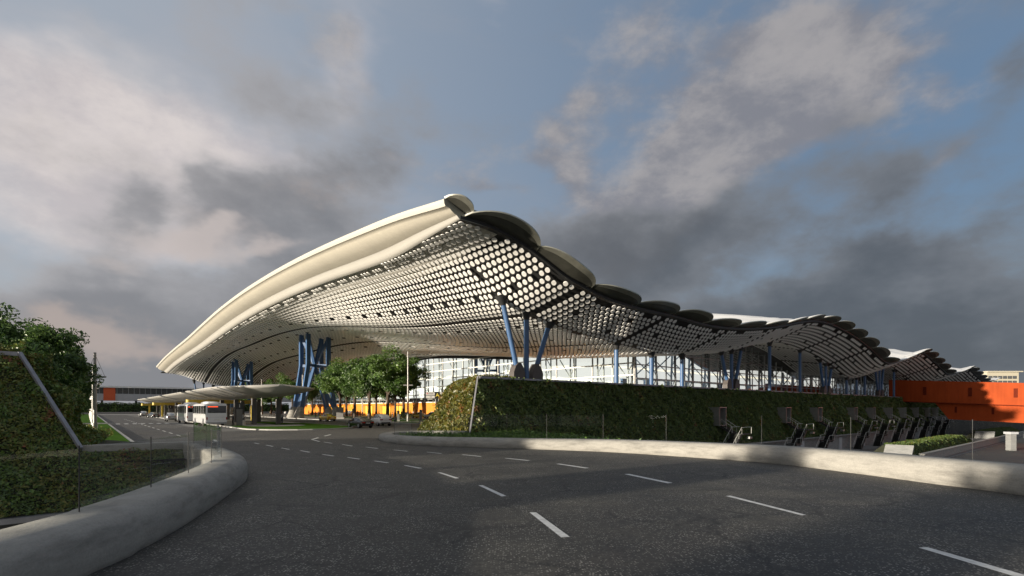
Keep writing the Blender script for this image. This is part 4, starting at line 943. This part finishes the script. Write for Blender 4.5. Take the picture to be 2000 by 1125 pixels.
def car(name, label, loc, rz, paint, kind='sedan', sign=False):
    r = thing(name, label, 'car', loc=loc, rz=rz)
    if kind == 'sedan':
        st = [(-2.38, .70, .42, .80, .60, .82), (-2.30, .84, .34, .90, .66, .93), (-1.75, .91, .26, .98, .70, 1.02), (-0.85, .92, .22, .98, .60, 1.38), (-.1, .92, .22, .97, .62, 1.45), (.55, .92, .22, .95, .60, 1.40), (1.25, .91, .24, .92, .68, .98), (1.95, .88, .28, .82, .66, .86), (2.30, .78, .34, .68, .58, .72), (2.40, .62, .42, .58, .5, .6)]
        rad, wx = .33, 1.42
    else:
        st = [(-2.30, .76, .50, .98, .62, 1.05), (-2.25, .90, .42, 1.08, .66, 1.2), (-1.75, .95, .34, 1.12, .66, 1.58), (-1.0, .96, .30, 1.12, .68, 1.68), (0, .96, .30, 1.10, .69, 1.70), (.45, .96, .30, 1.08, .67, 1.64), (1.2, .95, .32, 1.05, .74, 1.12), (1.95, .92, .34, .98, .72, 1.02), (2.28, .84, .40, .84, .62, .88), (2.36, .70, .5, .72, .5, .75)]
        rad, wx = .38, 1.40
    mb = MB(); rings = loft(mb, st); mb.build('body', paint, r, merge=True)
    gl = MB()
    def pane(ps):
        c = sum((Vector(p) for p in ps), Vector())/4; q = [c+(Vector(p)-c)*0.86 for p in ps]; n = (Vector(ps[1])-Vector(ps[0])).cross(Vector(ps[3])-Vector(ps[0])).normalized()
        if n.dot(c-Vector((0, 0, 0.9))) < 0: n = -n
        q = [p+n*0.012 for p in q]; gl.add(q, [(0, 1, 2, 3)], False)
    cab = [i for i, s_ in enumerate(st) if s_[5]-s_[3] > 0.3]
    for a, b in zip(cab, cab[1:]):
        for k in (4, 10):
            pane([rings[a][k], rings[b][k], rings[b][k+1], rings[a][k+1]])
    a = cab[0]; pane([rings[a-1][5], rings[a-1][10], rings[a][10], rings[a][5]])
    a = cab[-1]; pane([rings[a+1][5], rings[a+1][10], rings[a][10], rings[a][5]])
    for a, b in ((cab[0]-1, cab[0]), (cab[-1], cab[-1]+1)):
        for k in (4, 10): pane([rings[a][k], rings[b][k], rings[b][k+1], rings[a][k+1]])
    gl.build('windows', M['dark_glass'], r)
    for x in (-wx, wx):
        for y in (-.80, .80): wheel(r, x, y*(st[3][1]/.92), rad, .22)
    zt = st[1][3]-.14; xr = st[1][0]-.02
    for s in (-1, 1):
        mb = MB(); mb.box((xr-.02, s*st[1][1]*.72, zt), (.10, .42, .14)); mb.build('tail_light', M['tail'], r)
        mb = MB(); mb.box((st[-2][0]-.08, s*st[-2][1]*.72, st[-2][3]-.10), (.22, .34, .13)); mb.build('headlight', M['lamp_lens'], r)
        mb = MB(); mb.box((.75, s*(st[5][1]+.08), st[5][3]+.03), (.16, .2, .13)); mb.build('mirror', paint, r)
    mb = MB(); mb.box((st[0][0]-.02, 0, st[0][3]-.13), (.04, .50, .12)); mb.build('number_plate', M['plate'], r)
    mb = MB(); mb.box((st[1][0]-.03, 0, st[1][2]+.08), (.12, 1.3, .14)); mb.build('bumper', M['steel_dark'], r)
    if sign: mb = MB(); mb.box((0, 0, st[4][5]+.1), (.3, .7, .16)); mb.build('roof_sign', M['plate'], r)
    return r
HD = R(90)+R(39.7)
def gpz(px, py): return (*gp(px, py), 0)
car('black_sedan', 'black sedan seen from behind in front of the white car', (*at(703, 67.5), 0), HD+R(2), M['car_black'])
car('white_suv', 'white estate car seen from behind, beside the black sedan', (*at(743, 75.5), 0), HD-R(6), M['car_white'], 'suv')
car('taxi', 'yellow taxi driving past the blue pylon', (*at(639, 102), 0), HD+R(4), M['taxi'], 'sedan', True)
car('taxi', 'yellow taxi waiting beside the white car near the autumn shrubs', (*at(818, 132), 0), R(150), M['taxi'], 'sedan', True)
car('white_car', 'white car half hidden by the autumn shrubs', (*at(846, 128), 0), R(150), M['car_white'], 'suv')
car('white_car', 'white car parked before the orange wall behind the tree trunks', (*at(680, 178), 0), R(150), M['car_white'], 'suv')
car('dark_car', 'dark car parked right of the plaza trees by the orange wall', (*at(793, 150), 0), R(150), M['car_grey'])
car('silver_car', 'silver car in front of the parked coaches', W(12.6, 119, 0), HD, M['car_silver'], 'suv')
car('silver_car', 'silver car on the road by the far yellow posts', W(12.6, 182, 0), HD, M['car_silver'], 'suv')
car('grey_car', 'dark grey car behind the silver car on the far road', W(13.6, 166, 0), HD+R(12), M['car_grey'])
def coach():
    r = thing('coach', '', 'coach', group='white coaches parked at the bus island')
    Lh, hw = 6.0, 1.28; ring = [(-hw*.95, .42), (-hw, .6), (-hw, 2.95), (-hw*.96, 3.1), (-hw*.8, 3.24), (hw*.8, 3.24), (hw*.96, 3.1), (hw, 2.95), (hw, .6), (hw*.95, .42)]
    rings = []
    for x, k, dz in ((-Lh, .97, 0), (-Lh+.08, 1, 0), (Lh-.5, 1, 0), (Lh-.1, .98, -.02), (Lh+.12, .92, -.1)):
        rings.append([(x, y*k, z+(dz if z > 2.5 else 0)) for y, z in ring])
    mb = MB(); mb.grid([q+[q[0]] for q in rings], False); mb.add(rings[0], [tuple(range(10))], False); mb.add(rings[-1], [tuple(range(10))[::-1]], False); mb.build('body', M['bus_white'], r, merge=True)
    for s in (-1, 1):
        mb = MB(); mb.box((0.25, s*(hw+.004), 2.35), (11.3, .02, 1.15)); w = mb.build('side_window', M['dark_glass'], r)
        mb = MB()
        for x in (-3.6, -1.6, .4, 2.4, 4.3): mb.box((x, s*(hw+.018), 2.35), (.09, .015, 1.15))
        o = mb.build('window_pillars', M['bus_white'], None); o.parent = w
        for x in (-3.4, 3.6):
            wheel(r, x, s*(hw-.14), .5, .30)
            mb = MB(); vs = [(x+.66*math.cos(t), s*(hw+.006), .5+.66*math.sin(t)) for t in np.linspace(0, math.pi, 13)]+[(x-.66, s*(hw+.006), .42), (x+.66, s*(hw+.006), .42)]
            mb.add(vs, [tuple(range(15))], False); mb.build('wheel_arch', M['tyre'], r)
        mb = MB(); mb.box((-Lh+.02, s*(hw-.08), 1.15), (.10, .14, .36)); mb.build('tail_light', M['tail'], r)
        mb = MB(); mb.box((Lh+.25, s*(hw+.18), 2.75), (.16, .22, .5)); mb.bar((Lh, s*hw, 3.05), (Lh+.28, s*(hw+.18), 3.0), .05); mb.build('mirror', M['steel_dark'], r)
        for k in range(5): pass
        mb = MB(); mb.box((0.2, s*(hw+.004), 1.02), (11.4, .012, .025)); mb.box((0.2, s*(hw+.004), 1.66), (11.4, .012, .03)); mb.build('body_seam', M['grey_metal'], r)
    mb = MB(); mb.box((-Lh-.004, 0, 2.42), (.03, 2.3, 1.0)); mb.build('rear_window', M['dark_glass'], r)
    mb = MB(); mb.box((-Lh-.026, .50, 2.78), (.03, 1.25, .10)); mb.build('led_display', M['led'], r)
    mb = MB(); mb.box((-Lh-.008, 0, .95), (.03, .62, .16)); mb.build('number_plate', M['plate'], r)
    mb = MB(); mb.box((-Lh-.004, 0, 1.32), (.02, 2.0, .02)); mb.box((-Lh-.06, 0, .52), (.18, 2.4, .22)); mb.build('bumper', M['grey_metal'], r)
    mb = MB(); mb.box((Lh+.08, 0, 2.2), (.12, 2.1, 1.5)); mb.build('windscreen', M['dark_glass'], r)
    rr = []
    for x, h, w in ((-3.6, .0, .7), (-3.2, .26, .9), (-1.0, .36, .95), (1.2, .26, .9), (1.7, .0, .7)):
        rr.append([(x, -w, 3.2), (x, -w*.93, 3.22+h*.8), (x, -w*.6, 3.23+h), (x, w*.6, 3.23+h), (x, w*.93, 3.22+h*.8), (x, w, 3.2)])
    mb = MB(); mb.grid(rr, True); mb.build('roof_unit', M['bus_white'], r)
    return r
ch = coach()
place(ch, USED, W(14.0, 87.6, 0), ANG+R(90), 'nearer white coach with a red display in its rear window')
place(ch, USED, W(13.6, 102.6, 0), ANG+R(90), 'farther white coach parked ahead of the coach with the red display')
# ------------------------------------------------------------------ bus stop signs, totems, gate sign
def stop_sign():
    r = thing('stop_sign', '', 'bus stop sign', group='dark numbered bus stop signs')
    mb = MB(); mb.box((0, 0, 1.15), (.75, .22, 2.3)); mb.build('post', M['totem'], r)
    mb = MB(); mb.box((0, 0, 2.75), (.95, .26, .9)); b = mb.build('panel', M['sign_black'], r)
    for s in (-1,): text_mesh('number', '1', .62, M['sign_white'], r, (0, s*.135, 2.75), (R(90), 0, 0), .01)
    return r
ss = stop_sign()
for (u, v), l in (((16.6, 80.4), 'dark stop sign with number 1 right beside the nearer coach'), ((16.6, 121), 'dark stop sign with number 1 by the nearest yellow beam'), ((16.6, 140), 'dark stop sign left of the second yellow post'), ((16.6, 158), 'dark stop sign farthest along the bus island')):
    place(ss, USED, W(u, v, .14), ANG, l)
for (px, Y, h, w, l) in ((822, 87, 1.9, .45, 'slim dark totem with pale foot on the plaza lawn'), (778, 97, 1.7, .45, 'slim dark totem left of the tall lamp post'), (690, 120, 2.0, .5, 'dark totem between the plaza tree trunks'), (664, 118, 2.4, 1.6, 'broad grey block near the taxi')):
    r = thing('totem', l, 'totem', loc=(*at(px, Y), .13)); mb = MB(); mb.box((0, 0, .15), (w*1.3, .5, .3)); mb.build('foot', M['concrete'], r); mb = MB(); mb.box((0, 0, h/2+.3), (w, .32, h)); mb.build('shaft', M['totem'], r)
r = thing('litter_bin', 'pale square bin beside the nearer coach', 'bin', loc=(*at(473, 74), .14)); mb = MB(); mb.box((0, 0, .38), (.65, .6, .76)); mb.build('box', M['sign_grey'], r); mb = MB(); mb.box((0, 0, .79), (.7, .65, .06)); mb.build('lid', M['totem'], r)
gs = thing('gate_sign', 'dark framed direction sign with a yellow letter A', 'sign', loc=(*at(852, 92), 0), rz=R(8))
mb = MB()
for x in (-.1, .45): mb.tube((x, 0, 0), (x, 0, 4.5), .09, .09, 10)
mb.build('post', M['pole'], gs)
mb = MB(); mb.box((0, 0, 4.9), (3.9, .22, 1.25)); mb.build('frame', M['sign_black'], gs)
mb = MB()
for x, w in ((-1.05, 1.55), (1.25, 1.15)):
    for z in (5.2, 4.6): mb.box((x, -.115, z), (w, .02, .48))
mb.build('info_panel', M['sign_grey'], gs)
text_mesh('letter', 'A', .95, M['sign_yellow'], gs, (.2, -.13, 4.9), (R(90), 0, 0), .01)
mb = MB(); mb.box((-1.58, -.13, 5.22), (.22, .02, .16)); mb.build('red_mark', M['sign_red'], gs)
mb = MB()
for k in range(9): mb.box((-1.36+k*.1, -.13, 5.2), (.06, .02, .10))
for k in range(3): mb.box((-1.1+k*.14, -.13, 4.6), (.08, .02, .13))
mb.build('small_print', M['sign_black'], gs)
# ------------------------------------------------------------------ people
def person(shirt, trousers, pose):
    r = thing('person', '', 'person', group=None)
    s = 0.24 if pose == 'walk' else 0.06; J = {}
    nodes = [('pelvis', (0, 0, .93), .135), ('waist', (.0, 0, 1.08), .125), ('chest', (.0, 0, 1.30), .150), ('neckb', (0, 0, 1.46), .075), ('neck', (.01, 0, 1.52), .052), ('head', (.03, 0, 1.62), .092), ('crown', (.015, 0, 1.70), .085)]
    E = [(0, 1), (1, 2), (2, 3), (3, 4), (4, 5), (5, 6)]
    def n(p, rad): nodes.append((None, p, rad)); return len(nodes)-1
    for sd, k in ((1, s), (-1, -s)):
        h = n((0, sd*.095, .88), .098); kn = n((k*.5+.03, sd*.10, .49), .062); an = n((k*1.05-.04, sd*.10, .10), .045); to = n((k*1.05+.13, sd*.11, .045), .035)
        E.extend([(0, h), (h, kn), (kn, an), (an, to)])
        sh = n((0, sd*.185, 1.41), .062); bend = .10 if pose != 'phone' or sd > 0 else .22
        el = n((-k*.5-.02, sd*.235, 1.13), .045)
        if pose == 'phone' and sd < 0: wr = n((.22, sd*.14, 1.22), .032)
        else: wr = n((-k*.75+bend, sd*.245, .90), .032)
        E.extend([(2, sh), (sh, el), (el, wr)])
        d = Vector(nodes[wr][1])-Vector(nodes[el][1]); d.normalize(); w = Vector(nodes[wr][1]); pm = w+d*.06; pi_ = n(tuple(pm), .030); E.append((wr, pi_))
        f = Vector((1, 0, 0)); f = (f-d*f.dot(d)).normalized()
        for q, ln in ((-.028, .075), (-.009, .088), (.010, .085), (.028, .066)):
            a = n(tuple(pm+d*.03+f*q), .0095); b = n(tuple(pm+d*(.03+ln)+f*q*1.15+Vector((0, -sd*.018, 0))), .007); E.extend([(pi_, a), (a, b)])
        a = n(tuple(w+d*.035+f*.042), .010); E.append((pi_, a))
    nz = n((.115, 0, 1.615), .016); E.append((5, nz))
    me = bpy.data.meshes.new('body'); me.from_pydata([q[1] for q in nodes], E, []); o = bpy.data.objects.new('body', me); COL.objects.link(o)
    o.modifiers.new('s', 'SKIN'); 
    if not me.skin_vertices: 
        bm = bmesh.new(); bm.from_mesh(me); bm.verts.layers.skin.verify(); bm.to_mesh(me); bm.free()
    for i, q in enumerate(nodes): me.skin_vertices[0].data[i].radius = (q[2], q[2]*(1.25 if i in (1, 2) else 1.0)); me.skin_vertices[0].data[i].use_root = (i == 0)
    ss_ = o.modifiers.new('d', 'SUBSURF'); ss_.levels = 1; ss_.render_levels = 1
    bpy.context.view_layer.update(); dg = bpy.context.evaluated_depsgraph_get(); m2 = bpy.data.meshes.new_from_object(o.evaluated_get(dg))
    bpy.data.objects.remove(o); m2.materials.clear()
    for m in (shirt, trousers, M['skin'], M['tyre']): m2.materials.append(m)
    for p in m2.polygons:
        c = p.center; p.use_smooth = True
        if c.z > 1.485: p.material_index = 2
        elif c.z < .085: p.material_index = 3
        elif abs(c.y) > .19 and c.z < .93: p.material_index = 2
        elif pose == 'phone' and c.x > .20: p.material_index = 2
        elif c.z < .95: p.material_index = 1
        else: p.material_index = 0
    m2.name = 'body'; b = bpy.data.objects.new('body', m2); COL.objects.link(b); b.parent = r
    mb = MB(); rr = []
    for t in np.linspace(0, 1, 7):
        a = t*math.pi*.62; rr.append([(.012-.004+.104*math.sin(a)*math.cos(p)*(.9 if math.cos(p) > .4 else 1.05), .10*math.sin(a)*math.sin(p), 1.655+.115*math.cos(a)+(.05 if math.cos(p) > .3 and t > .6 else 0)) for p in np.linspace(0, 2*math.pi, 15)])
    mb.grid(rr, True); mb.build('hair', M['hair'], r)
    for sgn in (-1, 1):
        mb = MB(); mb.tube((.112, sgn*.033, 1.645), (.121, sgn*.033, 1.645), .010, .008, 8); mb.build('eye', M['hair'], r)
    return r
ppl = [person(M['cloth_black'], M['cloth_black'], 'stand'), person(M['cloth_white'], M['cloth_navy'], 'phone'), person(M['cloth_khaki'], M['cloth_black'], 'walk'), person(M['cloth_grey'], M['cloth_black'], 'walk'), person(M['cloth_blue'], M['cloth_navy'], 'walk'), person(M['cloth_red'], M['cloth_black'], 'stand')]
PS = [(0, 455, 72, 200, 'person in black standing at the corner of the nearer coach'), (1, 475, 78, 20, 'person in a white shirt by the pale bin'), (5, 469, 82, 60, 'person in red behind the pale bin'), (2, 497, 93, 130, 'person in khaki walking between the canopy columns'), (1, 551, 82.5, 250, 'person in white with dark jacket by the right canopy column'), (1, 557, 140, 90, 'person in white near the first pylon cone'), (3, 581, 132, 45, 'person in grey walking between pylon cones'), (0, 603, 150, 0, 'person in black right of the big pylon cone'), (3, 616, 128, 80, 'person in grey walking before the letter E'), (0, 622, 124, 100, 'person in black walking behind the taxi'), (4, 632, 140, 0, 'person in blue beyond the taxi roof'),
      (2, 767, 92, 160, 'person in khaki pulling a case right of the white car'), (0, 698, 128, 0, 'person in black behind the black sedan'), (5, 704, 130, 0, 'person in red behind the black sedan'), (0, 784, 140, 45, 'person in black by the dark parked car'), (1, 807, 138, 90, 'person in white right of the tall lamp post'), (0, 801, 146, 0, 'person in black beside the tall lamp post'), (1, 719, 112, 0, 'person in white behind the white car'), (4, 740, 146, 0, 'person in blue before the orange wall'), (5, 763, 138, 0, 'person in red by the right plaza trunks'), (2, 528, 150, 0, 'person in khaki at the lit kiosk'), (0, 535, 148, 0, 'person in black at the lit kiosk')]
for i, px, Y, a, l in PS:
    place(ppl[i], USED, (*at(px, Y), .14), R(a), l, random.uniform(.97, 1.06))
sx, sy = at(773, 91.6); r = thing('suitcase', 'dark wheeled case behind the person in khaki', 'suitcase', loc=(sx, sy, .14)); mb = MB(); mb.box((0, 0, .36), (.42, .25, .58)); mb.build('case', M['cloth_black'], r); mb = MB(); mb.bar((-.12, 0, .65), (-.12, 0, 1.0), .02); mb.bar((.12, 0, .65), (.12, 0, 1.0), .02); mb.bar((-.12, 0, 1.0), (.12, 0, 1.0), .03); mb.build('handle', M['steel_dark'], r)
r = thing('backpack', 'dark backpack on the person in a white shirt by the bin', 'backpack', loc=(*at(475, 78), .14), rz=R(20)); mb = MB(); mb.tube((-.22, 0, 1.05), (-.20, 0, 1.42), .16, .12, 12); mb.build('bag', M['cloth_black'], r)
# ------------------------------------------------------------------ sky, sun, camera
S = Vector((math.sin(SUN_AZ)*math.cos(SUN_EL), math.cos(SUN_AZ)*math.cos(SUN_EL), math.sin(SUN_EL)))
w = bpy.data.worlds.new('World'); sc.world = w; w.use_nodes = True; nt = w.node_tree; nt.nodes.clear()
out = nt.nodes.new('ShaderNodeOutputWorld'); bg = N(nt, 'ShaderNodeBackground'); bg.inputs[1].default_value = 0.1; L(nt, bg.outputs[0], out.inputs[0])
sky = nt.nodes.new('ShaderNodeTexSky'); sky.sky_type = 'NISHITA'; sky.sun_disc = False; sky.sun_elevation = SUN_EL; sky.sun_rotation = SUN_AZ; sky.air_density = 1.0; sky.dust_density = 1.5; sky.ozone_density = 2.0
tc = N(nt, 'ShaderNodeTexCoord'); nrm = N(nt, 'ShaderNodeVectorMath', operation='NORMALIZE'); L(nt, tc.outputs['Generated'], nrm.inputs[0]); D = nrm.outputs[0]
sep = N(nt, 'ShaderNodeSeparateXYZ'); L(nt, D, sep.inputs[0])
def mth(op, a, b=None, c=None, clamp=False):
    n = N(nt, 'ShaderNodeMath', operation=op); n.use_clamp = clamp
    for i, x in enumerate((a, b, c)):
        if x is None: continue
        if isinstance(x, (int, float)): n.inputs[i].default_value = x
        else: L(nt, x, n.inputs[i])
    return n.outputs[0]
az = mth('ARCTAN2', sep.outputs[0], sep.outputs[1]); el = mth('ARCSINE', sep.outputs[2])
def noise(scale, detail, rough, dist, offs, sq=1.7):
    mp = N(nt, 'ShaderNodeMapping'); mp.inputs['Location'].default_value = offs; mp.inputs['Scale'].default_value = (1, 1, sq); mp.inputs['Rotation'].default_value = (0, R(-14), 0); L(nt, D, mp.inputs[0])
    n = N(nt, 'ShaderNodeTexNoise', Scale=scale, Detail=detail, Roughness=rough, Distortion=dist); L(nt, mp.outputs[0], n.inputs['Vector']); return n.outputs[0]
nA = noise(3.2, 7, 0.57, 0.15, (3.1, 1.7, 0)); nB = noise(3.6, 7, 0.58, 0.1, (7.3, -4.2, 2)); nC = noise(2.3, 5, 0.52, 0.3, (-2.2, 5.1, 1), 2.6)
nW = noise(2.6, 5, 0.55, 0, (1, 9, 4)); nW2 = noise(2.8, 5, 0.55, 0, (5, 2, 8)); nF = noise(8.0, 6, 0.62, 0.1, (0, 2, 7))
azw = mth('ADD', az, mth('MULTIPLY', mth('SUBTRACT', nW, 0.5), 0.42)); elw = mth('ADD', el, mth('MULTIPLY', mth('SUBTRACT', nW2, 0.5), 0.30))
def blob(px, py, rx, ry, rot=0.0):
    """soft patch of sky centred on a compass bearing and elevation"""
    x, z = (px-1000)/1000, (797-py)/1000
    a0 = math.atan2(x, 1); e0 = math.atan2(z, math.hypot(x, 1)); ra = rx/1000*math.cos(a0)**2; re = ry/1000*math.cos(e0)
    da = mth('SUBTRACT', azw, a0); de = mth('SUBTRACT', elw, e0); c, s = math.cos(rot), math.sin(rot)
    u = mth('ADD', mth('MULTIPLY', da, c), mth('MULTIPLY', de, s)); v = mth('SUBTRACT', mth('MULTIPLY', de, c), mth('MULTIPLY', da, s))
    u = mth('DIVIDE', u, ra); v = mth('DIVIDE', v, re)
    return mth('EXPONENT', mth('MULTIPLY', mth('ADD', mth('MULTIPLY', u, u), mth('MULTIPLY', v, v)), -1.0))
def total(bl):
    t = None
    for k, *b in bl:
        q = mth('MULTIPLY', blob(*b), k); t = q if t is None else mth('ADD', t, q)
    return t
def field(n, amp, bl): return mth('ADD', mth('MULTIPLY', mth('SUBTRACT', n, 0.5), amp), total(bl))
def smooth(x, a, b):
    n = N(nt, 'ShaderNodeMapRange', interpolation_type='SMOOTHSTEP'); L(nt, x, n.inputs[0]); n.inputs[1].default_value = a; n.inputs[2].default_value = b; return n.outputs[0]
def mixc(f, a, b):
    n = N(nt, 'ShaderNodeMix', data_type='RGBA'); L(nt, f, n.inputs[0])
    for i, x in ((6, a), (7, b)):
        if isinstance(x, tuple): n.inputs[i].default_value = (*x, 1)
        else: L(nt, x, n.inputs[i])
    return n.outputs[2]
K = 10.0/EXPG    # background strength is 0.1
def C_(r, g, b): return (r*K, g*K, b*K)
# clear air: the physical sky mixed with a hazier blue, paler on the sun side
clear = N(nt, 'ShaderNodeMix', data_type='RGBA', blend_type='MIX'); clear.inputs[0].default_value = 0.78
L(nt, sky.outputs[0], clear.inputs[6])
blue = mixc(smooth(az, -0.85, 0.65), C_(0.43, 0.475, 0.54), C_(0.145, 0.215, 0.325))
blue = mixc(mth('MULTIPLY', smooth(nC, 0.42, 0.66), 0.5), blue, mixc(smooth(az, -0.7, 0.6), C_(0.50, 0.49, 0.51), C_(0.20, 0.235, 0.295)))
L(nt, blue, clear.inputs[7]); base = clear.outputs[2]
# thin pale veil on the sun side
veil = smooth(field(nC, 1.5, [(0.75, 60, 310, 460, 130), (0.55, 430, 330, 330, 100), (0.35, 60, 160, 200, 70), (0.6, 660, 100, 90, 120, .3), (0.45, 380, 480, 320, 60), (0.4, -700, 400, 400, 300), (0.3, 950, 10, 60, 20)]), 0.10, 0.95)
base = mixc(veil, base, mixc(smooth(nF, 0.35, 0.7), C_(0.54, 0.505, 0.52), C_(0.70, 0.645, 0.63)))
# lit cumulus bank rising to the right
lit = smooth(field(mth('ADD', nB, mth('MULTIPLY', mth('SUBTRACT', nF, 0.5), 0.35)), 2.3, [(1.0, 1270, 360, 300, 105, .62), (0.95, 1570, 110, 130, 140, .9), (0.6, 1420, 240, 200, 90, .7), (0.5, 1130, 280, 120, 60, .8), (0.7, 1830, 235, 95, 38, .5), (0.6, 640, 90, 110, 100), (0.4, 1090, 330, 60, 90), (0.5, 440, 440, 100, 42), (0.55, 940, 400, 60, 26), (0.5, 1740, 580, 80, 22, .4), (0.5, 1960, 590, 80, 30), (0.4, 1780, 130, 60, 30), (0.35, 1300, 60, 120, 50)]), 0.18, 0.90)
lc = mixc(smooth(nF, 0.36, 0.66), C_(0.235, 0.235, 0.262), C_(0.40, 0.378, 0.378))
base = mixc(mth('MULTIPLY', lit, 0.88), base, lc)
# grey undersides and far banks
df = field(nA, 2.5, [(0.50, 390, 40, 240, 80, -.25), (0.40, 510, 170, 160, 70, -.3), (0.35, 760, 230, 120, 60), (0.85, 430, 385, 90, 38), (0.65, 180, 370, 110, 36, .2), (0.95, 130, 530, 200, 60), (1.0, 500, 570, 330, 95, .12), (0.8, 640, 430, 170, 80), (0.4, 700, 320, 100, 40), (1.1, 1290, 520, 330, 90, .15), (0.85, 1120, 470, 150, 60, .3), (0.95, 1640, 540, 150, 60, .25), (1.0, 1880, 640, 330, 85, .12), (0.95, 1500, 640, 280, 50), (0.9, 230, 725, 400, 55), (0.8, 1000, 720, 1500, 60), (0.6, 1970, 60, 100, 70), (0.85, 2600, 600, 700, 200), (0.6, 1350, 430, 160, 60, .5), (0.45, 60, 30, 90, 40), (0.35, 1720, 330, 160, 60, .4)])
df = mth('ADD', df, mth('MULTIPLY', mth('SUBTRACT', nF, 0.5), 0.7))
dark = smooth(df, 0.12, 0.85)
deep = smooth(mth('ADD', df, mth('MULTIPLY', mth('SUBTRACT', nB, 0.5), 1.6)), 0.35, 1.5)
dcol = mixc(deep, mixc(smooth(az, -0.9, 0.5), C_(0.42, 0.412, 0.425), C_(0.185, 0.20, 0.225)), mixc(smooth(az, -0.9, 0.5), C_(0.25, 0.252, 0.27), C_(0.098, 0.111, 0.130)))
base = mixc(mth('MULTIPLY', dark, 0.93), base, dcol)
# pale rims where the sun reaches past the grey
rim = smooth(field(nB, 2.2, [(0.75, 410, 445, 80, 26), (0.6, 130, 480, 200, 20), (0.6, 560, 500, 120, 22), (0.5, 250, 440, 200, 30), (0.4, 30, 560, 120, 30), (0.4, 1120, 420, 80, 40, .6)]), 0.3, 1.0)
base = mixc(mth('MULTIPLY', rim, 0.8), base, C_(0.56, 0.50, 0.48))
# warm break low on the sun side
warm = smooth(field(nF, 1.6, [(0.9, 200, 610, 120, 36), (0.6, 60, 665, 160, 34), (0.6, 290, 655, 70, 24), (0.45, 620, 395, 100, 50), (0.5, 90, 590, 120, 24)]), 0.25, 1.1)
base = mixc(mth('MULTIPLY', warm, 0.55), base, C_(0.56, 0.455, 0.40))
# unseen bright cloud deck behind the camera, added to brighten shaded faces
back = mth('MULTIPLY', smooth(mth('ABSOLUTE', az), 1.25, 2.3), mth('MULTIPLY_ADD', smooth(nA, 0.3, 0.7), 0.5, 0.5))
base = mixc(mth('MULTIPLY', back, 0.9), base, C_(0.50, 0.48, 0.465))
L(nt, base, bg.inputs[0])
sun = bpy.data.lights.new('Sun', 'SUN'); sun.energy = SUN_E; sun.angle = R(0.6); sun.color = (1.0, 0.885, 0.72)
so = bpy.data.objects.new('Sun', sun); COL.objects.link(so); so.rotation_euler = S.to_track_quat('Z', 'Y').to_euler(); so.location = (-60, 0, 60)
cam = bpy.data.cameras.new('Camera'); cam.sensor_width = 36; cam.lens = 18.0; cam.shift_y = 0.11725; cam.clip_end = 6000; cam.clip_start = 0.1
co = bpy.data.objects.new('Camera', cam); COL.objects.link(co); co.location = (0, 0, 2.6); co.rotation_euler = (R(90), 0, 0); sc.camera = co
sc.view_settings.view_transform = 'Standard'; sc.view_settings.look = 'None'; sc.view_settings.gamma = 1.0; sc.view_settings.exposure = EXPO
sc.render.engine = 'CYCLES'; sc.cycles.max_bounces = 7; sc.cycles.transparent_max_bounces = 16; sc.cycles.use_denoising = True
sc.cycles.sample_clamp_indirect = 6.0
